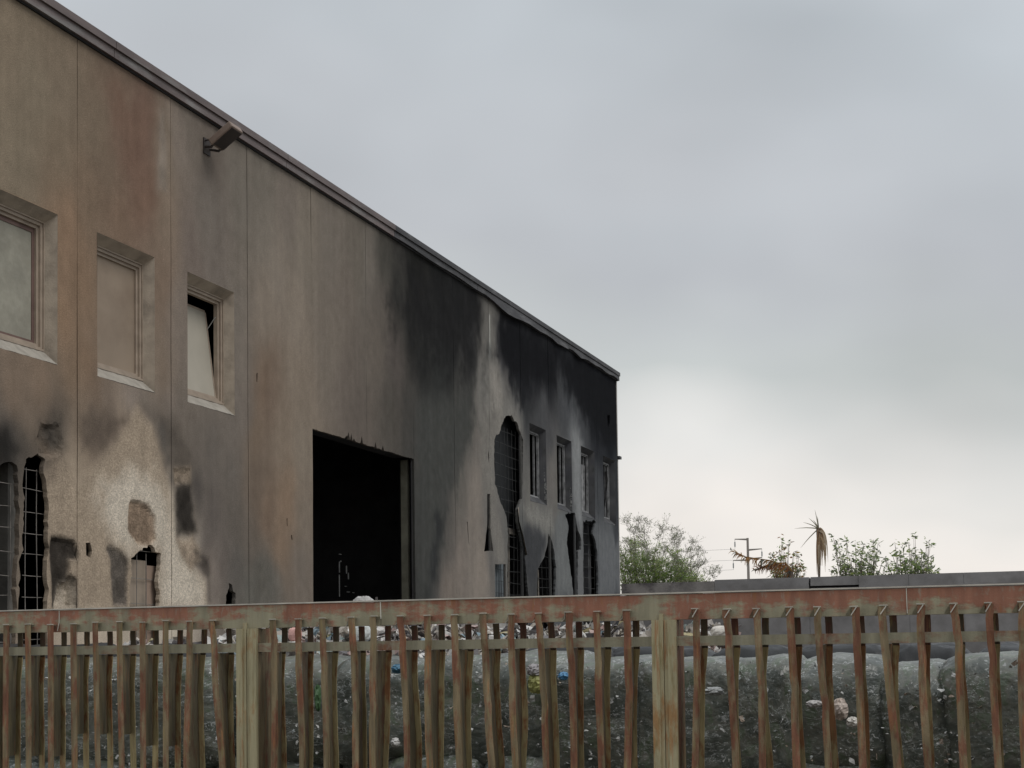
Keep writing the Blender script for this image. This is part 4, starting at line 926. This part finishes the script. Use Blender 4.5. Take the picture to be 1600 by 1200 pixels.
# ------------------------------------------------------------------ WASTE BEHIND THE FENCE
def film_mat():
    mt = bpy.data.materials.new('dark_stretch_film'); mt.use_nodes = True; t = mt.node_tree; n = t.nodes; l = t.links.new
    bs = n['Principled BSDF']; bs.inputs['Roughness'].default_value = .38; bs.inputs['Specular IOR Level'].default_value = .5
    tc = n.new('ShaderNodeTexCoord'); oi = n.new('ShaderNodeObjectInfo'); ad = n.new('ShaderNodeVectorMath'); ad.operation = 'ADD'; l(tc.outputs['Object'], ad.inputs[0])
    ml = n.new('ShaderNodeMath'); ml.operation = 'MULTIPLY'; ml.inputs[1].default_value = 31; l(oi.outputs['Random'], ml.inputs[0]); l(ml.outputs[0], ad.inputs[1])
    def noise(s, d, ro, dist=0, sc=(1, 1, 1)):
        mp = n.new('ShaderNodeMapping'); mp.inputs['Scale'].default_value = sc; l(ad.outputs[0], mp.inputs[0])
        k = n.new('ShaderNodeTexNoise'); k.inputs['Scale'].default_value = s; k.inputs['Detail'].default_value = d; k.inputs['Roughness'].default_value = ro; k.inputs['Distortion'].default_value = dist; l(mp.outputs[0], k.inputs['Vector']); return k.outputs[0]
    cr = n.new('ShaderNodeValToRGB'); l(noise(5, 8, .6, .3), cr.inputs[0])
    ramp(cr, [(.30, (.045, .052, .044)), (.44, (.08, .09, .075)), (.53, (.12, .122, .10)), (.60, (.085, .11, .07)), (.70, (.18, .172, .145))])
    # paper and plastic showing through the film
    cr2 = n.new('ShaderNodeMapRange'); cr2.inputs[1].default_value = .62; cr2.inputs[2].default_value = .67; l(noise(22, 3, .5, .8, (1, 1, 1.6)), cr2.inputs[0])
    k2 = n.new('ShaderNodeMath'); k2.operation = 'MULTIPLY'; k2.inputs[1].default_value = .75; l(cr2.outputs[0], k2.inputs[0])
    mx = n.new('ShaderNodeMix'); mx.data_type = 'RGBA'; l(k2.outputs[0], mx.inputs[0]); l(cr.outputs[0], mx.inputs[6]); mx.inputs[7].default_value = (.34, .35, .34, 1)
    # glints on the film creases, painted in as pale fold lines
    cn = noise(6.5, 4, .6, .5, (1, 1, 2.8)); ab = n.new('ShaderNodeMath'); ab.operation = 'SUBTRACT'; ab.inputs[1].default_value = .5; l(cn, ab.inputs[0])
    ab2 = n.new('ShaderNodeMath'); ab2.operation = 'ABSOLUTE'; l(ab.outputs[0], ab2.inputs[0])
    cm = n.new('ShaderNodeMapRange'); cm.inputs[1].default_value = .0; cm.inputs[2].default_value = .014; cm.inputs[3].default_value = .9; cm.inputs[4].default_value = 0; l(ab2.outputs[0], cm.inputs[0])
    gt = n.new('ShaderNodeMapRange'); gt.inputs[1].default_value = .42; gt.inputs[2].default_value = .56; l(noise(3.5, 2, .5), gt.inputs[0])
    cg = n.new('ShaderNodeMath'); cg.operation = 'MULTIPLY'; l(cm.outputs[0], cg.inputs[0]); l(gt.outputs[0], cg.inputs[1])
    mx2 = n.new('ShaderNodeMix'); mx2.data_type = 'RGBA'; l(cg.outputs[0], mx2.inputs[0]); l(mx.outputs[2], mx2.inputs[6]); mx2.inputs[7].default_value = (.5, .52, .5, 1)
    l(mx2.outputs[2], bs.inputs['Base Color'])
    bp = n.new('ShaderNodeBump'); bp.inputs['Strength'].default_value = .7; bp.inputs['Distance'].default_value = .05
    a = noise(3.4, 4, .5, .25, (1, 1, 1.4)); l(a, bp.inputs['Height']); l(bp.outputs[0], bs.inputs['Normal'])
    return mt
M_film = film_mat()
_n3 = lambda x, y, z: fbm(x*1+z*.7, y+z*.53, 4)
def bale_mesh(seed, sx, sy, sz, e=.55):
    nu, nv = 72, 36; rs = np.random.RandomState(seed); off = rs.rand()*50
    vs = []; fs = []
    th = np.linspace(0, 2*np.pi, nu, endpoint=False); ph = np.linspace(-np.pi/2, np.pi/2, nv)
    TT, PP = np.meshgrid(th, ph); sp_ = lambda a, k: np.sign(a)*np.abs(a)**k
    x = sp_(np.cos(PP), e)*sp_(np.cos(TT), e); y = sp_(np.cos(PP), e)*sp_(np.sin(TT), e); z = sp_(np.sin(PP), e)
    nn = fbm(x*2+off+y, z*2.5+y*1.3, 3)*.06+np.abs(fbm(x*4+off+z*1.5, z*3+y*4+9, 4))*.045
    x, y, z = x*(1+nn)*sx/2, y*(1+nn)*sy/2, z*(1+nn*.6)*sz/2
    v = np.stack([x, y, z], -1).reshape(-1, 3)
    for i in range(nv-1):
        for j in range(nu): fs.append((i*nu+j, i*nu+(j+1) % nu, (i+1)*nu+(j+1) % nu, (i+1)*nu+j))
    me = bpy.data.meshes.new('waste_bale'); me.from_pydata([tuple(q) for q in v], [], fs); me.materials.append(M_film); me.polygons.foreach_set('use_smooth', [True]*len(fs)); me.update(); return me
meshes = [bale_mesh(s, 1, 1, 1, .32+.1*(s % 3)) for s in range(7)]
rows = [(1.02, .60), (.47, .60), (-.06, .6)]
names = []
# top row: (x_px left, x_px right, top y px)
TOP = [(-120, 60, 1034), (60, 210, 1030), (205, 345, 1028), (350, 520, 1026), (515, 640, 1026), (635, 770, 1024), (765, 880, 1020), (870, 1010, 1028), (1000, 1140, 1027), (1135, 1240, 1026), (1235, 1385, 1022), (1375, 1490, 1032), (1480, 1640, 1020), (1640, 1790, 1026)]
LB = ['dark film wrapped waste bale behind the leftmost slats of the fence', 'dark film wrapped bale second from the left end of the fence', 'dark film wrapped bale just left of the gap before the left fence post', 'film wrapped bale directly behind the left fence post', 'greenish film wrapped bale right of the left fence post', 'film wrapped bale under the blue bag scrap', 'film wrapped bale beside the yellow sack', 'glinting film wrapped bale left of the right fence post', 'film wrapped bale directly behind the right fence post', 'narrow film wrapped bale next to the bale with pale rags', 'rounded bulging film wrapped bale with pale rags on its face', 'low smooth film wrapped bale right of the rounded one', 'smooth film wrapped bale at the right edge of the photo', 'film wrapped bale past the right edge of the photo']
BD = 1.35
for i, (xa, xb, yt) in enumerate(TOP):
    u0, u1 = hitf(xa, 1080, BD-.35)[0], hitf(xb, 1080, BD-.35)[0]; zt_ = hitf((xa+xb)/2, yt, BD)[1]
    for r_i in range(3):
        me = meshes[(i*3+r_i*2) % 7]
        o = bpy.data.objects.new('waste_bale', me); COL.objects.link(o)
        h = .62; zc = zt_-h/2-r_i*.52+(R.uniform(-.02, .02) if r_i else 0)
        sx_ = (u1-u0)*1.2; sh_ = R.uniform(-.12, .12) if r_i else 0
        if r_i == 2: h = zc+h/2+.01-.0; zc = h/2
        o.location = tuple(F0+fd*((u0+u1)/2+sh_)+fn*(BD+R.uniform(-.06, .06))+np.array([0, 0, zc]))
        o.scale = (sx_, .85, h*(.97 if r_i == 2 else 1)); o.rotation_euler = (R.uniform(-.06, .06), R.uniform(-.07, .07), FROT+R.choice([0, math.pi])+R.uniform(-.05, .05))
        if r_i == 0: tag(o, LB[i], 'waste bale', 'film-wrapped waste bales behind the fence')
        elif r_i == 1: tag(o, ('second-row '+LB[i].replace('film wrapped', 'wrapped')), 'waste bale', 'film-wrapped waste bales behind the fence')
        else: tag(o, 'dark film wrapped waste bale at the bottom of the stack behind the fence', 'waste bale', 'bottom waste bales behind the fence')
M_black = mat('shade_dark_film', (.016, .017, .017), .45, .3, 4, .5, 6)  # bales further back: their shade is put into a near-black colour
bmes = [m_.copy() for m_ in meshes[:3]]
for m_ in bmes: m_.materials.clear(); m_.materials.append(M_black); m_.name = 'shaded_bale'
BL = [(-140, 40, 1001, 'at the left edge of the photo'), (30, 190, 1002, 'second from the left edge'), (180, 345, 1003, 'just left of the left fence post'), (840, 985, 1002, 'left of the right fence post'), (960, 1130, 1004, 'behind the right fence post'), (1110, 1270, 1001, 'under the first seam of the grey wall'), (1250, 1400, 1003, 'behind the rounded bale with the pale rags'), (1390, 1530, 1001, 'second from the right edge'), (1510, 1680, 1002, 'at the right edge of the photo')]
for i, (xa, xb, yt, wh) in enumerate(BL):
    D2 = BD+1.0; u0, u1 = hitf(xa, 1080, D2)[0], hitf(xb, 1080, D2)[0]; zt_ = hitf((xa+xb)/2, yt+6, D2)[1]
    o = bpy.data.objects.new('shaded_bale', bmes[i % 3]); COL.objects.link(o); o.location = tuple(F0+fd*((u0+u1)/2)+fn*D2+np.array([0, 0, zt_/2])); o.scale = ((u1-u0)*1.15, .8, zt_); o.rotation_euler = (0, 0, FROT)
    tag(o, 'shade-darkened bale behind the bales, '+wh, 'bundle', 'shade-darkened bales behind the waste bales')
# loose scraps caught on the bales
def crumple(mb, c, s, col, n_=3):
    ax = rv().normalized(); Mx = Matrix.Rotation(R.uniform(0, 6.28), 3, ax); vs = []
    sx_, sy_ = s*R.uniform(.6, 1.3), s*R.uniform(.4, 1)
    for i in range(n_+1):
        for j in range(n_+1):
            p = Vector(((i/n_-.5)*sx_+R.uniform(-.1, .1)*s, (j/n_-.5)*sy_+R.uniform(-.1, .1)*s, R.uniform(-.22, .22)*s)); vs.append(Vector(c)+Mx @ p)
    k = n_+1
    mb.add(vs, [(i*k+j, i*k+k+j, i*k+k+j+1, i*k+j+1) for i in range(n_) for j in range(n_)], (*col, 1))
M_scrap = mat('scrap', attr=True, rough=.5, var=.2, scale=14, spec=.4, bump=.3, bscale=30)
sc_o = empty('t', (0, 0, 0)); bpy.data.objects.remove(sc_o)
mb = MB()
for i in range(750):
    x = R.uniform(0, 1600); y = 1035+R.random()*160; u, z = hitf(x, y, BD-.50); g_ = R.random()
    crumple(mb, (u, BD-.47+R.uniform(0, .06), z), R.uniform(.007, .028), (.42, .42, .40) if g_ < .6 else ((.25, .27, .26) if g_ < .85 else (.3, .24, .19)), 2)
so_ = mb.build('plastic_scraps', M_scrap, None, color=True); so_.location = tuple(F0); so_.rotation_euler = (0, 0, FROT); tag(so_, 'small pale scraps of plastic and paper stuck to the dark bales', 'litter', None, 'stuff')
def thing_mesh(mb, name, label, cat, mt=None, smooth=False, group=None):
    o = mb.build(name, mt or M_scrap, None, color=True, smooth=smooth); o.location = tuple(F0); o.rotation_euler = (0, 0, FROT); tag(o, label, cat, group); return o
def rag(x, y, w_, h_, col, name, label, cat, dep=BD-.52, n_=10):
    u, z = hitf(x, y, dep); s = FPX/7.2; W_, H_ = w_/s, h_/s; vs = []; fs = []; off = R.random()*40; k = n_+1
    for i in range(k):
        for j in range(k):
            a, b = i/n_*2-1, j/n_*2-1; rr = 1-.22*abs(fbm(np.array([a*1.5+off]), np.array([b*1.5]))[0]); a2 = a*math.sqrt(1-b*b*.45)*rr; b2 = b*math.sqrt(1-a*a*.45)*rr
            d_ = -.03*(1-a*a)*(1-b*b)-.022*fbm(np.array([a*3+off]), np.array([b*3+off]))[0]
            vs.append((u+a2*W_/2, dep+d_, z+b2*H_/2))
    for i in range(n_):
        for j in range(n_): fs.append((i*k+j, i*k+k+j, i*k+k+j+1, i*k+j+1))
    mb = MB(); mb.add(vs, fs, (*col, 1)); return thing_mesh(mb, name, label, cat, smooth=False)
rag(622, 1045, 26, 16, (.06, .16, .24), 'plastic_bag', 'crumpled blue plastic bag on a bale between two middle slats', 'bag')
rag(640, 1054, 12, 16, (.4, .5, .6), 'plastic_bag', 'small pale blue plastic scrap beside the blue bag', 'bag')
rag(838, 1068, 30, 34, (.30, .30, .10), 'sack', 'dull yellow sack on a bale behind the middle of the fence', 'sack')
rag(836, 1047, 30, 22, (.32, .3, .3), 'paper_bundle', 'grey paper bundle lying on top of the yellow sack', 'paper')
rag(880, 1056, 18, 14, (.08, .22, .38), 'plastic_bag', 'bright blue plastic bag right of the yellow sack', 'bag')
rag(1313, 1108, 24, 34, (.52, .44, .38), 'rag', 'large pale pinkish rag on the rounded bale at right', 'rag')
rag(1333, 1128, 20, 16, (.60, .57, .52), 'rag', 'small white rag below the pinkish rag at right', 'rag')
rag(1272, 1100, 26, 12, (.42, .40, .38), 'rag', 'narrow grey white rag left of the pinkish rag', 'rag')
rag(344, 1155, 16, 20, (.45, .44, .42), 'paper_bundle', 'white crumpled paper low down left of the left fence post', 'paper')
rag(618, 1160, 18, 16, (.5, .49, .47), 'paper_bundle', 'white crumpled paper low down in the middle of the fence', 'paper')
rag(497, 1090, 12, 50, (.06, .12, .05), 'green_net', 'dark green netting scrap right of the left fence post', 'netting')
rag(1115, 1080, 36, 14, (.34, .35, .34), 'plastic_bag', 'torn clear plastic on the bale right of the right fence post', 'bag')
# heap of rubbish beyond the bales
def heap_h(u, dep):
    """heap top profile by photo x"""
    return None
prof = [(330, 1012), (380, 998), (420, 990), (455, 982), (500, 986), (560, 972), (600, 980), (660, 984), (740, 984), (800, 986), (850, 992), (880, 990), (930, 984), (1000, 982), (1060, 990), (1100, 986), (1125, 984), (1145, 1000), (1150, 1060), (1160, 1100)]
HD = 5.5
hp = [(hitf(x, y, HD)) for x, y in prof]
hb = MB(); vs = []; nc = 60; nr = 9; us = np.linspace(hp[0][0]-1, hp[-1][0]+1, nc)
def hz(u): return float(np.interp(u, [p_[0] for p_ in hp], [p_[1] for p_ in hp]))
def hsurf(u, v):  # v 0 front foot .. .5 crest .. 1 back foot
    d_ = 2.2+v*6.6; z = hz(u)*(1-abs(v-.5)*2)**.55 if 0 <= v <= 1 else 0
    if v < .5: z = max(z, (hz(u)-.25)*min(1, v*5))
    return d_, z
for j in range(nr):
    v = j/(nr-1)
    for u in us:
        d_, z = hsurf(u, v); vs.append((u+R.uniform(-.05, .05), d_, max(z-.06+R.uniform(-.04, .04), 0)))
hb.add(vs, [(j*nc+i, j*nc+i+1, (j+1)*nc+i+1, (j+1)*nc+i) for j in range(nr-1) for i in range(nc-1)], (.07, .065, .06, 1))
pal = [(.55, .53, .5)]*5+[(.42, .38, .33)]*3+[(.62, .6, .57)]*3+[(.3, .27, .24)]*2+[(.12, .11, .11)]*3+[(.45, .33, .3), (.25, .33, .37), (.4, .35, .2), (.3, .36, .34)]
for i in range(5200):
    u = R.uniform(us[0], us[-1]); v = R.choice([R.uniform(.2, .62), R.uniform(.42, .55)]); d_, z = hsurf(u, v)
    if z < .7: continue
    crumple(hb, (u, d_, z+R.uniform(-.06, .05)), R.uniform(.05, .17), pal[int(R.random()*len(pal))], 2)
for i in range(160):
    u = R.uniform(hp[1][0], hp[-3][0]); d_, z = hsurf(u, R.uniform(.4, .52)); a = rv(); a.z *= .35; a = a.normalized()*R.uniform(.1, .25); c_ = Vector((u, d_, z+R.uniform(0, .06)))
    hb.tube([c_-a, c_+a*.3+rv(.02), c_+a], R.uniform(.004, .012), 4, (.08, .07, .065, 1) if R.random() < .6 else (.4, .36, .3, 1))
o = hb.build('rubbish_heap', M_scrap, None, color=True); o.location = tuple(F0); o.rotation_euler = (0, 0, FROT)
tag(o, 'heap of pale shredded rubbish, paper and plastic behind the fence bars', 'rubbish', None, 'stuff')
# pieces that stand out on the heap
def chunk(x, y, w_, h_, dep, col, name, label, cat, e=.7):
    u, z = hitf(x, y, dep); s = FPX/(FD+dep); W_, H_ = w_/s, h_/s
    mb = MB(); nu, nv = 20, 10; vs = []; fs = []
    for i in range(nv+1):
        p_ = -math.pi/2+math.pi*i/nv
        for j in range(nu):
            t = 2*math.pi*j/nu; f = lambda a, k: math.copysign(abs(a)**k, a)
            k_ = 1+R.uniform(-.08, .08); vs.append((u+f(math.cos(p_), e)*f(math.cos(t), e)*W_/2*k_, dep+f(math.cos(p_), e)*f(math.sin(t), e)*W_/2*k_, z+f(math.sin(p_), e)*H_/2*k_))
    for i in range(nv):
        for j in range(nu): fs.append((i*nu+j, i*nu+(j+1) % nu, (i+1)*nu+(j+1) % nu, (i+1)*nu+j))
    mb.add(vs, fs, (*col, 1)); return thing_mesh(mb, name, label, cat)
chunk(568, 952, 36, 44, HD+.1, (.42, .41, .39), 'rubble_chunk', 'pale crumpled chunk poking above the top rail in front of the doorway', 'chunk')
chunk(461, 992, 22, 26, HD-.6, (.58, .33, .29), 'foam_block', 'pink foam block in the gap right of the left fence post', 'foam block')
chunk(563, 990, 34, 30, HD-.6, (.50, .52, .50), 'plastic_bag_heap', 'pale green-white plastic bag on the heap below the rail joint', 'bag')
chunk(1128, 987, 34, 18, HD-.6, (.62, .58, .52), 'white_sack', 'white torn sack at the right end of the rubbish heap', 'sack')
chunk(708, 1022, 14, 20, 1.9, (.5, .48, .46), 'paper_wad', 'crumpled white paper wad under the crossbar in the middle', 'paper')
